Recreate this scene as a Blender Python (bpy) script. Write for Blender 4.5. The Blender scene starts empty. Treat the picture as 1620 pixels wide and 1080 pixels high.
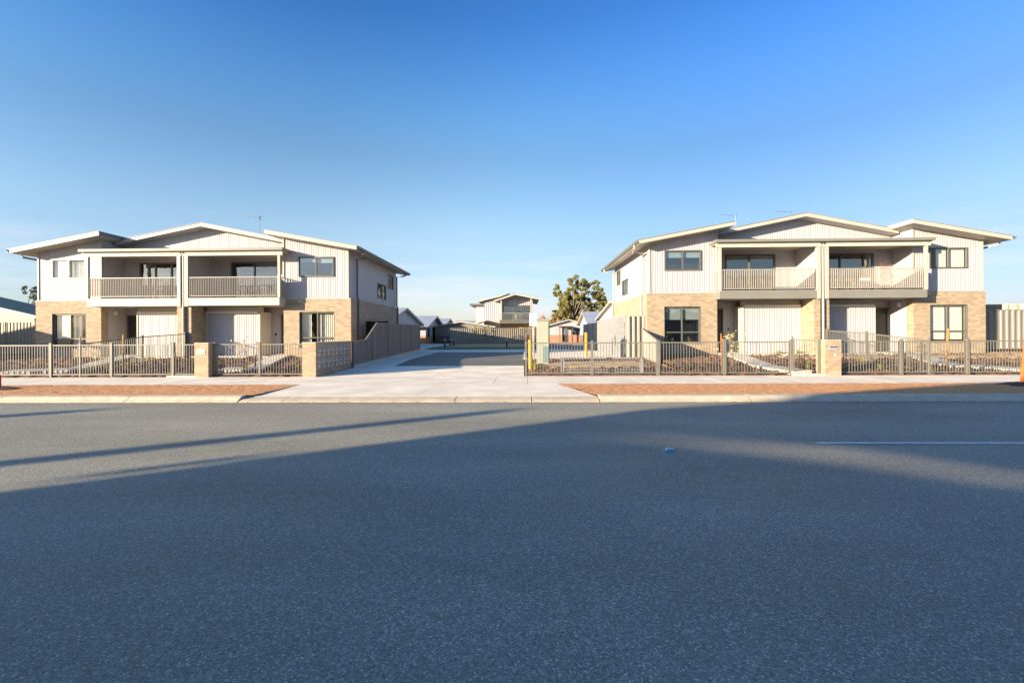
import bpy, math, random
from mathutils import Vector, Matrix, noise
random.seed(7)
R = math.radians
C = bpy.context.scene.collection

# ------------------------------------------------------------------ camera calibration
F = 720.0; PSI = R(1.5); RHO = R(.3); PY = 528.5; H = 1.44
def ray(x, y):
    u = x-810; v = PY-y; c, s = math.cos(RHO), math.sin(RHO)
    a = u*c+v*s; b = v*c-u*s
    return a*math.cos(PSI)-F*math.sin(PSI), a*math.sin(PSI)+F*math.cos(PSI), b
def onY(x, y, Y):
    r = ray(x, y); t = Y/r[1]; return Vector((r[0]*t, Y, H+r[2]*t))
def pw(x, pts):
    if x <= pts[0][0]: return pts[0][1]
    for (a, b), (c, d) in zip(pts, pts[1:]):
        if x <= c: return b+(d-b)*(x-a)/(c-a)
    return pts[-1][1]
GP = [(15.9, 0), (18.5, .08), (22, .22), (31, .33), (60, .35)]
def g(Y): return pw(Y, GP)
YP = [(15.7, 0.01), (21.0, .36), (23, .38), (60, .38)]
def gy(Y): return pw(Y, YP)
def onG(x, y, f=g):
    z = 0
    for _ in range(12):
        r = ray(x, y); t = (z-H)/r[2]; z = f(r[1]*t)
    return Vector((r[0]*t, r[1]*t, z))

# ------------------------------------------------------------------ mesh helpers
class MB:
    def __init__(s, M=None): s.v = []; s.f = []; s.M = M
    def P(s, p):
        p = Vector(p); s.v.append(s.M @ p if s.M else p); return len(s.v)-1
    def face(s, *pts): s.f.append([s.P(p) for p in pts])
    def box(s, a, b):
        x0, y0, z0 = a; x1, y1, z1 = b
        i = [s.P(p) for p in ((x0,y0,z0),(x1,y0,z0),(x1,y1,z0),(x0,y1,z0),(x0,y0,z1),(x1,y0,z1),(x1,y1,z1),(x0,y1,z1))]
        for q in ((0,3,2,1),(4,5,6,7),(0,1,5,4),(1,2,6,5),(2,3,7,6),(3,0,4,7)): s.f.append([i[k] for k in q])
    def prism(s, poly, axis, a, b):
        def mk(p, t): return (t,p[0],p[1]) if axis == 'x' else (p[0],t,p[1]) if axis == 'y' else (p[0],p[1],t)
        A = [s.P(mk(p, a)) for p in poly]; B = [s.P(mk(p, b)) for p in poly]; n = len(poly)
        s.f.append(A[::-1]); s.f.append(B)
        for k in range(n): s.f.append([A[k], A[(k+1)%n], B[(k+1)%n], B[k]])
    def tube(s, path, r, n=8, cap=True):
        rings = []; path = [Vector(p) for p in path]
        rs = r if isinstance(r, (list, tuple)) else [r]*len(path)
        for k, p in enumerate(path):
            d = (path[min(k+1, len(path)-1)]-path[max(k-1, 0)]).normalized()
            up = Vector((0,0,1)) if abs(d.z) < .9 else Vector((1,0,0))
            a = d.cross(up).normalized(); b = d.cross(a)
            rings.append([s.P(p+(a*math.cos(t)+b*math.sin(t))*rs[k]) for t in [2*math.pi*j/n for j in range(n)]])
        for A, B in zip(rings, rings[1:]):
            for j in range(n): s.f.append([A[j], A[(j+1)%n], B[(j+1)%n], B[j]])
        if cap: s.f.append(rings[0][::-1]); s.f.append(rings[-1])
    def bar(s, a, b, wd, dp):
        # rectangular bar between two points, wd along x/y, dp other
        a, b = Vector(a), Vector(b); d = (b-a).normalized()
        up = Vector((0,0,1)) if abs(d.z) < .9 else Vector((0,1,0))
        n1 = d.cross(up).normalized()*wd/2; n2 = d.cross(n1).normalized()*dp/2
        A = [s.P(a+e*n1+f*n2) for e, f in ((-1,-1),(1,-1),(1,1),(-1,1))]
        B = [s.P(b+e*n1+f*n2) for e, f in ((-1,-1),(1,-1),(1,1),(-1,1))]
        s.f.append(A[::-1]); s.f.append(B)
        for k in range(4): s.f.append([A[k], A[(k+1)%4], B[(k+1)%4], B[k]])
    def build(s, name, mat, parent=None, org=(0,0,0), smooth=False):
        me = bpy.data.meshes.new(name); o3 = Vector(org)
        me.from_pydata([p-o3 for p in s.v], [], s.f); me.materials.append(mat); me.validate()
        import bmesh
        bm = bmesh.new(); bm.from_mesh(me); bmesh.ops.recalc_face_normals(bm, faces=bm.faces); bm.to_mesh(me); bm.free()
        if smooth:
            for p in me.polygons: p.use_smooth = True
        o = bpy.data.objects.new(name, me); C.objects.link(o)
        if parent: o.parent = parent
        else: o.location = o3
        return o
def tag(o, label=None, cat=None, group=None, kind=None):
    if label: o['label'] = label
    if cat: o['category'] = cat
    if group: o['group'] = group
    if kind: o['kind'] = kind
    return o
def empty(name, loc, label, cat, group=None):
    o = bpy.data.objects.new(name, None); C.objects.link(o); o.location = loc
    o.empty_display_size = .2
    return tag(o, label, cat, group)

# ------------------------------------------------------------------ materials
def newmat(name):
    m = bpy.data.materials.new(name); m.use_nodes = True
    nt = m.node_tree; b = nt.nodes['Principled BSDF']
    return m, nt, b
def N(nt, t, **k):
    n = nt.nodes.new(t)
    for a, v in k.items(): setattr(n, a, v)
    return n
def mat(name, col, rough=.6, var=.12, scale=3.0, bump=0, bscale=40, metal=0, col2=None, detail=6, spec=.4, stretch=None):
    m, nt, b = newmat(name); L = nt.links.new
    b.inputs['Roughness'].default_value = rough; b.inputs['Metallic'].default_value = metal
    b.inputs['Specular IOR Level'].default_value = spec
    geo = N(nt, 'ShaderNodeNewGeometry'); src = geo.outputs['Position']
    if stretch:
        mp = N(nt, 'ShaderNodeMapping'); mp.inputs['Scale'].default_value = stretch; L(src, mp.inputs[0]); src = mp.outputs[0]
    n1 = N(nt, 'ShaderNodeTexNoise'); n1.inputs['Scale'].default_value = scale; n1.inputs['Detail'].default_value = detail
    L(src, n1.inputs['Vector'])
    cr = N(nt, 'ShaderNodeValToRGB'); cr.color_ramp.elements[0].position = .3; cr.color_ramp.elements[1].position = .7
    c2 = col2 or tuple(min(1, c*(1+var)) for c in col); c1 = col if col2 else tuple(c*(1-var) for c in col)
    cr.color_ramp.elements[0].color = (*c1, 1); cr.color_ramp.elements[1].color = (*c2, 1)
    L(n1.outputs['Fac'], cr.inputs[0]); L(cr.outputs[0], b.inputs['Base Color'])
    if bump:
        n2 = N(nt, 'ShaderNodeTexNoise'); n2.inputs['Scale'].default_value = bscale; n2.inputs['Detail'].default_value = 5
        L(geo.outputs['Position'], n2.inputs['Vector'])
        bp = N(nt, 'ShaderNodeBump'); bp.inputs['Strength'].default_value = bump; bp.inputs['Distance'].default_value = .02
        L(n2.outputs['Fac'], bp.inputs['Height']); L(bp.outputs[0], b.inputs['Normal'])
    return m
def brickmat(name, c1, c2, mortar):
    m, nt, b = newmat(name); L = nt.links.new
    geo = N(nt, 'ShaderNodeNewGeometry'); sp = N(nt, 'ShaderNodeSeparateXYZ'); L(geo.outputs['Position'], sp.inputs[0])
    ad = N(nt, 'ShaderNodeMath', operation='ADD'); L(sp.outputs[0], ad.inputs[0]); L(sp.outputs[1], ad.inputs[1])
    cb = N(nt, 'ShaderNodeCombineXYZ'); L(ad.outputs[0], cb.inputs[0]); L(sp.outputs[2], cb.inputs[1])
    br = N(nt, 'ShaderNodeTexBrick'); L(cb.outputs[0], br.inputs['Vector'])
    br.inputs['Scale'].default_value = 1; br.inputs['Brick Width'].default_value = .24; br.inputs['Row Height'].default_value = .086
    br.inputs['Mortar Size'].default_value = .009; br.inputs['Mortar Smooth'].default_value = .3; br.inputs['Bias'].default_value = -.1
    br.inputs['Color1'].default_value = (*c1, 1); br.inputs['Color2'].default_value = (*c2, 1); br.inputs['Mortar'].default_value = (*mortar, 1)
    nz = N(nt, 'ShaderNodeTexNoise'); nz.inputs['Scale'].default_value = 9; nz.inputs['Detail'].default_value = 8; L(geo.outputs['Position'], nz.inputs['Vector'])
    mr = N(nt, 'ShaderNodeMapRange'); mr.inputs['To Min'].default_value = .78; mr.inputs['To Max'].default_value = 1.2; L(nz.outputs['Fac'], mr.inputs[0])
    mx = N(nt, 'ShaderNodeMix', data_type='RGBA', blend_type='MULTIPLY'); mx.inputs['Factor'].default_value = 1
    L(br.outputs['Color'], mx.inputs['A']); L(mr.outputs[0], mx.inputs['B']); L(mx.outputs['Result'], b.inputs['Base Color'])
    iv = N(nt, 'ShaderNodeMath', operation='SUBTRACT'); iv.inputs[0].default_value = 1; L(br.outputs['Fac'], iv.inputs[1])
    bp = N(nt, 'ShaderNodeBump'); bp.inputs['Strength'].default_value = .6; bp.inputs['Distance'].default_value = .006
    L(iv.outputs[0], bp.inputs['Height']); L(bp.outputs[0], b.inputs['Normal']); b.inputs['Roughness'].default_value = .85
    return m
def glassmat(name, tint, ior=1.9):
    m = bpy.data.materials.new(name); m.use_nodes = True; nt = m.node_tree; nt.nodes.clear(); L = nt.links.new
    out = N(nt, 'ShaderNodeOutputMaterial'); mx = N(nt, 'ShaderNodeMixShader')
    R0 = ((ior-1)/(ior+1))**2; g0 = N(nt, 'ShaderNodeNewGeometry'); dp = N(nt, 'ShaderNodeVectorMath', operation='DOT_PRODUCT'); L(g0.outputs['Normal'], dp.inputs[0]); L(g0.outputs['Incoming'], dp.inputs[1])
    ab = N(nt, 'ShaderNodeMath', operation='ABSOLUTE'); L(dp.outputs['Value'], ab.inputs[0]); om = N(nt, 'ShaderNodeMath', operation='SUBTRACT'); om.inputs[0].default_value = 1; L(ab.outputs[0], om.inputs[1])
    pw5 = N(nt, 'ShaderNodeMath', operation='POWER'); L(om.outputs[0], pw5.inputs[0]); pw5.inputs[1].default_value = 5
    fr = N(nt, 'ShaderNodeMath', operation='MULTIPLY_ADD'); L(pw5.outputs[0], fr.inputs[0]); fr.inputs[1].default_value = 1-R0; fr.inputs[2].default_value = R0
    tr = N(nt, 'ShaderNodeBsdfTransparent'); tr.inputs[0].default_value = (*tint, 1)
    gl = N(nt, 'ShaderNodeBsdfGlossy'); gl.inputs['Roughness'].default_value = .02
    geo = N(nt, 'ShaderNodeNewGeometry'); nz = N(nt, 'ShaderNodeTexNoise'); nz.inputs['Scale'].default_value = 1.3; L(geo.outputs['Position'], nz.inputs['Vector'])
    bp = N(nt, 'ShaderNodeBump'); bp.inputs['Strength'].default_value = .12; bp.inputs['Distance'].default_value = .05
    L(nz.outputs['Fac'], bp.inputs['Height']); L(bp.outputs[0], gl.inputs['Normal'])
    L(fr.outputs[0], mx.inputs[0]); L(tr.outputs[0], mx.inputs[1]); L(gl.outputs[0], mx.inputs[2]); L(mx.outputs[0], out.inputs[0])
    return m
def asphalt(name, base, specks=.5, wear=True):
    m, nt, b = newmat(name); L = nt.links.new
    geo = N(nt, 'ShaderNodeNewGeometry'); pos = geo.outputs['Position']
    vo = N(nt, 'ShaderNodeTexVoronoi'); vo.inputs['Scale'].default_value = 118; L(pos, vo.inputs['Vector'])
    hs = N(nt, 'ShaderNodeSeparateColor'); L(vo.outputs['Color'], hs.inputs[0])
    r1 = N(nt, 'ShaderNodeValToRGB'); e = r1.color_ramp.elements
    e[0].position = 0; e[0].color = (base*.68, base*.62, base*.46, 1); e[1].position = 1; e[1].color = (base*2.5, base*2.35, base*1.85, 1)
    q = r1.color_ramp.elements.new(.55); q.color = (base*1.08, base*1.01, base*.76, 1); q = r1.color_ramp.elements.new(.9); q.color = (base*1.42, base*1.32, base*1.02, 1)
    L(hs.outputs[0], r1.inputs[0])
    n2 = N(nt, 'ShaderNodeTexNoise'); n2.inputs['Scale'].default_value = .6; n2.inputs['Detail'].default_value = 9
    mp = N(nt, 'ShaderNodeMapping'); mp.inputs['Scale'].default_value = (.35, 1.2, 1); L(pos, mp.inputs[0]); L(mp.outputs[0], n2.inputs['Vector'])
    n3 = N(nt, 'ShaderNodeTexNoise'); n3.inputs['Scale'].default_value = 45; n3.inputs['Detail'].default_value = 8; L(pos, n3.inputs['Vector'])
    a = N(nt, 'ShaderNodeMapRange'); a.inputs['From Min'].default_value = .3; a.inputs['From Max'].default_value = .7; a.inputs['To Min'].default_value = .80; a.inputs['To Max'].default_value = 1.16; L(n2.outputs['Fac'], a.inputs[0])
    c = N(nt, 'ShaderNodeMapRange'); c.inputs['From Min'].default_value = .3; c.inputs['From Max'].default_value = .7; c.inputs['To Min'].default_value = .82; c.inputs['To Max'].default_value = 1.18; L(n3.outputs['Fac'], c.inputs[0])
    mu = N(nt, 'ShaderNodeMath', operation='MULTIPLY'); L(a.outputs[0], mu.inputs[0]); L(c.outputs[0], mu.inputs[1])
    mx = N(nt, 'ShaderNodeMix', data_type='RGBA', blend_type='MULTIPLY'); mx.inputs['Factor'].default_value = 1
    L(r1.outputs[0], mx.inputs['A']); L(mu.outputs[0], mx.inputs['B'])
    last = mx.outputs['Result']
    if wear:   # dusty edge by the kerb
        sp = N(nt, 'ShaderNodeSeparateXYZ'); L(pos, sp.inputs[0])
        ad = N(nt, 'ShaderNodeMath', operation='MULTIPLY_ADD'); ad.inputs[1].default_value = .9; L(n2.outputs['Fac'], ad.inputs[0]); L(sp.outputs[1], ad.inputs[2])
        rg = N(nt, 'ShaderNodeMapRange'); rg.inputs['From Min'].default_value = 10.1; rg.inputs['From Max'].default_value = 10.9; rg.inputs['To Max'].default_value = .75; L(ad.outputs[0], rg.inputs[0])
        m2 = N(nt, 'ShaderNodeMix', data_type='RGBA'); m2.inputs['B'].default_value = (.30, .255, .20, 1); L(rg.outputs[0], m2.inputs['Factor']); L(last, m2.inputs['A']); last = m2.outputs['Result']
    L(last, b.inputs['Base Color']); b.inputs['Roughness'].default_value = .65; b.inputs['Specular IOR Level'].default_value = .4
    bp = N(nt, 'ShaderNodeBump'); bp.inputs['Strength'].default_value = .9; bp.inputs['Distance'].default_value = .006
    L(vo.outputs['Distance'], bp.inputs['Height']); L(bp.outputs[0], b.inputs['Normal'])
    return m

M_clad = mat('cladding', (.40, .382, .392), .5, .05, 1.2, stretch=(1, 1, .3))
M_soffit = mat('soffit', (.50, .455, .38), .7, .03, 1)
M_fascia = mat('fascia', (.42, .39, .33), .5, .05, 1)
M_beamL = mat('balcony_edge_cream', (.44, .42, .36), .5, .05, 1)
M_beam = mat('balcony_edge', (.20, .195, .17), .5, .05, 1)
M_gutter = mat('gutter_grey', (.12, .118, .112), .4, .1, 2)
M_roof = mat('roof_sheet', (.26, .27, .29), .4, .08, 1)
M_roofpale = mat('roof_pale', (.34, .345, .38), .35, .08, 1)
M_roofgreen = mat('roof_green', (.20, .215, .15), .8, .15, .8)
M_brick = brickmat('buff_brick', (.30, .222, .142), (.43, .33, .222), (.30, .25, .19))
M_brickred = brickmat('red_brick', (.42, .16, .08), (.50, .22, .11), (.35, .25, .2))
M_brickdark = brickmat('umber_brick', (.16, .09, .07), (.20, .11, .08), (.2, .16, .13))
M_frame = mat('window_frame', (.115, .11, .095), .4, .08, 4)
M_framelt = mat('window_frame_pale', (.62, .60, .54), .4, .05, 4)
M_glass = glassmat('glass', (.60, .68, .72), 3.0)
M_glass2 = glassmat('glass_clear', (.93, .95, .93), 1.8)
M_blind = mat('blind', (.60, .585, .52), .8, .05, 6)
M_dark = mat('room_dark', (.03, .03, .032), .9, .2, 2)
M_door = mat('door_dark', (.035, .035, .037), .4, .1, 3)
M_post = mat('post_cream', (.42, .39, .33), .5, .04, 2)
M_rail = mat('baluster', (.33, .305, .275), .45, .06, 5)
M_fence = mat('fence_steel', (.155, .148, .126), .45, .06, 5)
M_cb = mat('colorbond_brown', (.19, .165, .14), .5, .08, 1.5, stretch=(1, 1, .4))
M_cbbeige = mat('colorbond_beige', (.25, .215, .165), .5, .06, 1.5, stretch=(1, 1, .4))
M_cbgrey = mat('colorbond_grey', (.21, .195, .17), .5, .14, 1.2, stretch=(1, 1, .35))
M_plinth = mat('plinth', (.42, .38, .31), .8, .12, 6, .3)
M_conc = mat('concrete', (.80, .70, .54), .85, .14, 1.1, .15, 60)
M_conc2 = mat('path_concrete', (.68, .61, .48), .85, .12, 2.5, .15, 60)
M_kerb = mat('kerb_concrete', (.52, .435, .31), .85, .14, 4, .3, 50)
M_joint = mat('joint', (.07, .06, .05), .9)
M_dirt = mat('verge', (.54, .25, .10), .95, col2=(.72, .36, .15), scale=26, bump=1, bscale=35, detail=10)
M_mulch = mat('mulch', (.075, .040, .026), .95, col2=(.29, .16, .095), scale=16, bump=1.5, bscale=30, detail=12)
M_mulchdark = mat('mulch_dark', (.05, .03, .022), .95, col2=(.10, .06, .042), scale=22, bump=1.2, bscale=30, detail=12)
M_ground = mat('ground', (.30, .225, .145), .95, col2=(.36, .30, .19), scale=1.2, bump=.6, bscale=12)
M_asph = asphalt('asphalt', .275)
M_asph2 = asphalt('asphalt_drive', .15, wear=False)
M_white = mat('white_paint', (.72, .72, .70), .5, .06, 12)
M_linepaint = mat('line_paint', (.86, .84, .80), .6, col2=(.42, .40, .36), scale=45, detail=10)
M_yellow = mat('yellow', (.60, .30, .01), .4, .06, 6)
M_orange = mat('orange', (.75, .27, .05), .5, .08, 6)
M_kiosk = mat('kiosk_green', (.34, .355, .28), .45, .04, 2)
M_kioskdk = mat('kiosk_dark', (.17, .24, .24), .45, .06, 2)
M_galv = mat('galvanised', (.42, .425, .43), .35, .12, 8, metal=.3)
M_black = mat('black', (.02, .02, .022), .4, .2, 4)
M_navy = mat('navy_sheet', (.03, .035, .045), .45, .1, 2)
M_stake = mat('stake', (.42, .215, .075), .8, .15, 12)
M_stakeo = mat('stake_orange', (.50, .135, .03), .7, .12, 12)
M_red = mat('stake_red', (.6, .04, .03), .6)
M_blue = mat('marker_blue', (.04, .32, .58), .2)
M_bark = mat('bark', (.20, .15, .11), .9, .2, 8, .6, 20)
M_grass = mat('grass', (.10, .14, .035), .9, col2=(.22, .22, .07), scale=4, bump=.8, bscale=40)
M_shed = mat('shed_cream', (.62, .56, .42), .5, col2=(.50, .33, .16), scale=2.2, detail=10)
M_steel = mat('antenna', (.25, .26, .28), .4, metal=.6)
M_hill = mat('hill', (.17, .20, .21), .9, .2, .01)
M_hillg = mat('hill_green', (.26, .30, .12), .9, .15, .02)
def leafmat(name, a, b):
    m, nt, bs = newmat(name); L = nt.links.new
    oi = N(nt, 'ShaderNodeNewGeometry'); cr = N(nt, 'ShaderNodeValToRGB')
    cr.color_ramp.elements[0].color = (*a, 1); cr.color_ramp.elements[1].color = (*b, 1)
    L(oi.outputs['Random Per Island'], cr.inputs[0]); L(cr.outputs[0], bs.inputs['Base Color']); bs.inputs['Roughness'].default_value = .55
    tr = N(nt, 'ShaderNodeBsdfTranslucent'); mx = N(nt, 'ShaderNodeMixShader'); mx.inputs[0].default_value = .25
    L(cr.outputs[0], tr.inputs[0]); L(bs.outputs[0], mx.inputs[1]); L(tr.outputs[0], mx.inputs[2]); L(mx.outputs[0], nt.nodes['Material Output'].inputs[0])
    return m
M_leaf = leafmat('gum_leaf', (.11, .12, .035), (.42, .36, .115))
M_leafdk = leafmat('dark_leaf', (.03, .045, .015), (.09, .10, .04))
M_leafyg = leafmat('yellow_green_leaf', (.16, .24, .03), (.50, .50, .10))
M_leafpale = leafmat('pale_leaf', (.42, .38, .12), (.75, .66, .34))
M_leafred = leafmat('rust_leaf', (.5, .12, .05), (.65, .25, .12))

# ------------------------------------------------------------------ wall / window builders
def frameM(origin, u):   # u = horizontal unit direction of the wall, w = outward normal (u x z rotated): local (u, w, v)
    u = Vector(u); w = Vector((u.y, -u.x, 0))      # for u=+X, w = -Y (towards the street)
    M = Matrix(((u.x, w.x, 0, origin[0]), (u.y, w.y, 0, origin[1]), (0, 0, 1, origin[2]), (0, 0, 0, 1)))
    return M
RIB = [(0, 0), (.42, 0), (.55, 1), (.87, 1)]
def wall(mb, u0, u1, vb, vt, openings=(), rib=0, depth=.022, brk=()):
    vb_ = vb if callable(vb) else (lambda u: vb); vt_ = vt if callable(vt) else (lambda u: vt)
    pts = {u0: 0, u1: 0}
    def prof(u):
        if not rib: return 0
        t = (u/rib) % 1
        q = RIB+[(1, 0)]
        for (a, b), (c, d) in zip(q, q[1:]):
            if t <= c: return (b+(d-b)*(t-a)/(c-a))*depth
        return 0
    us = {round(u0, 4), round(u1, 4)}
    for b in brk:
        if u0 < b < u1: us.add(round(b, 4))
    for o in openings:
        us.add(round(o[0], 4)); us.add(round(o[1], 4))
    if rib:
        k = math.floor(u0/rib)
        while k*rib < u1:
            for a, _ in RIB:
                q = (k+a)*rib
                if u0 < q < u1: us.add(round(q, 4))
            k += 1
    us = sorted(us)
    for a, b in zip(us, us[1:]):
        if b-a < 1e-3: continue
        m = (a+b)/2; cuts = sorted((o[2], o[3]) for o in openings if o[0] < m < o[1])
        pa, pb = prof(a+1e-5), prof(b-1e-5)
        lo_a, lo_b = vb_(a), vb_(b)
        for c0, c1 in cuts+[(None, None)]:
            if c0 is None: ha, hb = vt_(a), vt_(b)
            else: ha = hb = c0
            if max(ha-lo_a, hb-lo_b) > 1e-3:
                mb.face((a, pa, lo_a), (b, pb, lo_b), (b, pb, hb), (a, pa, ha))
            if c0 is not None: lo_a = lo_b = c1

def window(parent, org, M, u0, u1, v0, v1, name='window', recess=.0, fm=None, mull=(.5,), transom=None, blinds=(), glass=None, label=None, room=.6, fw=.05, handle=False, blindmat=None, curtain=()):
    """local frame of M: x=u along wall, y=w outward, z=v up.  Reveal + frame + glass + blinds + room behind."""
    fm = fm or M_frame; glass = glass or M_glass
    b = MB(M); y0, y1 = -recess-.05, -recess+.03
    b.box((u0, y0, v0), (u0+fw, y1, v1)); b.box((u1-fw, y0, v0), (u1, y1, v1))
    b.box((u0+fw, y0, v0), (u1-fw, y1, v0+fw)); b.box((u0+fw, y0, v1-fw), (u1-fw, y1, v1))
    ms = [u0+(u1-u0)*t for t in mull]
    for q in ms: b.box((q-fw*.5, y0+.005, v0+fw), (q+fw*.5, y1-.006, v1-fw))
    if transom: 
        b.box((u0+fw, y0+.007, transom-.025), (u1-fw, y1-.009, transom+.025))
    if recess > .03:    # reveals
        b.box((u0-.012, -recess-.05, v0-.02), (u0, .004, v1)); b.box((u1, -recess-.05, v0-.02), (u1+.012, .004, v1))
        b.box((u0-.012, -recess-.05, v1), (u1+.012, .004, v1+.012)); b.box((u0-.03, -recess-.05, v0-.05), (u1+.03, .02, v0-.02))
    w = b.build(name, fm, parent, org)
    if label: w['label'] = label
    b = MB(M); b.face((u0+fw*.6, -recess-.02, v0+fw*.6), (u1-fw*.6, -recess-.02, v0+fw*.6), (u1-fw*.6, -recess-.02, v1-fw*.6), (u0+fw*.6, -recess-.02, v1-fw*.6)); b.build('pane', glass, w, org)
    for (a, c, d0, d1) in blinds:
        b = MB(M); b.box((u0+(u1-u0)*a+.03, -recess-.10, v0+(v1-v0)*d0+.02), (u0+(u1-u0)*c-.03, -recess-.094, v0+(v1-v0)*d1-.03)); b.build('blind', blindmat or M_blind, w, org)
    for (a, c) in curtain:
        b = MB(M); n = max(4, int((c-a)*(u1-u0)/.05)); ua, uc = u0+(u1-u0)*a+.03, u0+(u1-u0)*c-.03
        for k in range(n):
            p, q = ua+(uc-ua)*k/n, ua+(uc-ua)*(k+1)/n
            wa, wb = -recess-.13-(k%2)*.04, -recess-.13-((k+1)%2)*.04
            b.face((p, wa, v0+.05), (q, wb, v0+.05), (q, wb, v1-.06), (p, wa, v1-.06))
        b.build('curtain', blindmat or M_blind, w, org)
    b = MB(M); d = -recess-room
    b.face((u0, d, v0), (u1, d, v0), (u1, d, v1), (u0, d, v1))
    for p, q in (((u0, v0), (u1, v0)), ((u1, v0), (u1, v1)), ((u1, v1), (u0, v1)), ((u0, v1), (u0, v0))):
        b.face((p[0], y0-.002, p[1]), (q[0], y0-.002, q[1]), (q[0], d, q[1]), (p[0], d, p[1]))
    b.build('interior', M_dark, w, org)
    return w

# ------------------------------------------------------------------ the big duplex houses
YF = 21.6
def duplex(xc, dz, label, left):
    base = .2
    root = empty('duplex_house', (xc, YF, .3), label, 'house', 'two storey duplex houses'); O = (xc, YF, .3)
    MX = frameM((xc, YF, 0), (1, 0, 0))       # local u = x-xc, w = towards street
    Z = lambda z: z+dz
    bt = Z(3.2)                                # top of brick
    def wing_top(u): return Z(6.37-.184*(abs(u)-3.95)-.17)
    def gab(u): return Z(7.05-.2*abs(u))
    for s in (-1, 1):
        w = 'left' if s < 0 else 'right'
        a, b_ = sorted((s*4.5, s*7.77))
        wu = sorted((s*5.27, s*6.95))
        # brick front of the wing
        m = MB(MX); wall(m, a, b_, base, bt, [(wu[0], wu[1], Z(.85), Z(2.55))]); 
        Mi = frameM((xc+s*4.5, YF, 0), (0, -s, 0)) if False else None
        m.M = None
        # inner return (brick corner) and brick side wall, brick back
        x0, x1 = xc+s*4.5, xc+s*7.77
        m.face((x0, YF, base), (x0, YF+.35, base), (x0, YF+.35, bt), (x0, YF, bt))
        Ms = Matrix(((0, s, 0, x1), (1, 0, 0, 0), (0, 0, 1, 0), (0, 0, 0, 1)))     # u = Y, w = outward s*X
        m.M = Ms; wall(m, YF, 29.8, base, bt, []); m.M = None
        m.face((x1, YF, bt), (x1, 29.8, bt), (xc+s*7.6, 29.8, bt), (xc+s*7.6, YF, bt))
        m.face((x1, YF, bt), (x0, YF, bt), (x0, YF+.12, bt), (x1, YF+.12, bt))
        m.face((x1, 29.8, base), (xc, 29.8, base), (xc, 29.8, bt), (x1, 29.8, bt))
        m.build('brick_wall', M_brick, root, O)
        # cladding above: front, side, inner return to back wall
        a2, b2 = sorted((s*4.5, s*7.65)); wu2 = sorted((s*5.24, s*6.95))
        m = MB(MX @ Matrix.Translation((0, -.03, 0))); wall(m, a2, b2, bt, wing_top, [(wu2[0], wu2[1], Z(4.25), Z(5.2))], rib=.115, depth=.009)
        m.M = Matrix(((0, s, 0, xc+s*7.63), (1, 0, 0, 0), (0, 0, 1, 0), (0, 0, 0, 1)))
        sw = [(26.0, 27.55, Z(3.55), Z(4.45)), (28.0, 29.1, Z(4.3), Z(5.2))]
        wall(m, YF+.03, 29.8, bt, wing_top(7.63), sw, rib=.115, depth=.009)
        m.M = Matrix(((0, -s, 0, xc+s*4.5), (1, 0, 0, 0), (0, 0, 1, 0), (0, 0, 0, 1)))
        wall(m, YF+.03, 22.8, bt, wing_top(4.5), [], rib=.115, depth=.009)
        wall(m, 22.8, 29.8, Z(5.9), wing_top(4.5), [], rib=.115, depth=.009)
        wall(m, YF+.35, 23.0, base, Z(2.86), [], rib=.115, depth=.009)
        m.M = None
        m.face((xc+s*7.63, 29.8, bt), (xc, 29.8, bt), (xc, 29.8, Z(6.86)), (xc+s*4.0, 29.8, Z(6.1)), (xc+s*7.63, 29.8, wing_top(7.63)))
        m.build('cladding_wall', M_clad, root, O)
        m = MB(MX)   # corner trims
        m.box((min(s*7.60, s*7.67), -.035, bt+.004), (max(s*7.60, s*7.67), .012, wing_top(7.63)-.01))
        m.box((min(s*4.46, s*4.53), -.035, bt+.004), (max(s*4.46, s*4.53), .012, wing_top(4.5)-.01))
        m.box((a-.0, -.01, bt-.03), (b_, .014, bt+.004))
        m.build('corner_trim', M_post, root, O)
        # windows
        pale = left and s < 0
        if left and s < 0:
            window(root, O, MX, wu2[0], wu2[1], Z(4.25), Z(5.2), fm=M_framelt, blinds=[(0, .5, 0, 1)], curtain=[(.5, 1)], glass=M_glass2, label='upper window with pale curtains drawn', blindmat=M_white)  # pale frame colour stands in for sun glare on this frame
            window(root, O, MX, wu[0], wu[1], Z(.85), Z(2.55), recess=.10, mull=(.5,), transom=Z(1.32), glass=M_glass2, blinds=[(0, .5, .25, 1)], curtain=[(.5, .78), (.86, 1)], fm=M_frame)
        elif left:
            window(root, O, MX, wu2[0], wu2[1], Z(4.25), Z(5.2), blinds=[(.5, 1, .68, 1), (0, .5, .72, 1)], fm=M_frame)
            window(root, O, MX, wu[0], wu[1], Z(.85), Z(2.55), recess=.10, mull=(.5,), transom=Z(1.32), curtain=[(0, .3), (.5, 1)], glass=M_glass2)
        elif s < 0:
            window(root, O, MX, wu2[0], wu2[1], Z(4.25), Z(5.2), blinds=[(0, .5, .62, 1), (.5, 1, .62, 1)])
            window(root, O, MX, wu[0], wu[1], Z(.85), Z(2.55), recess=.10, transom=Z(1.35), blinds=[(0, .5, .63, 1), (.5, 1, .63, 1)])
        else:
            window(root, O, MX, wu2[0], wu2[1], Z(4.25), Z(5.2), blinds=[(.2, .5, 0, 1), (.55, .98, 0, 1)], glass=M_glass2)
            window(root, O, MX, wu[0], wu[1], Z(.85), Z(2.55), recess=.10, transom=Z(1.35), blinds=[(.03, .5, .05, 1), (.5, .97, .05, 1)], glass=M_glass2)
        Msd = Matrix(((0, s, 0, xc+s*7.64), (1, 0, 0, 0), (0, 0, 1, 0), (0, 0, 0, 1)))
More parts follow.
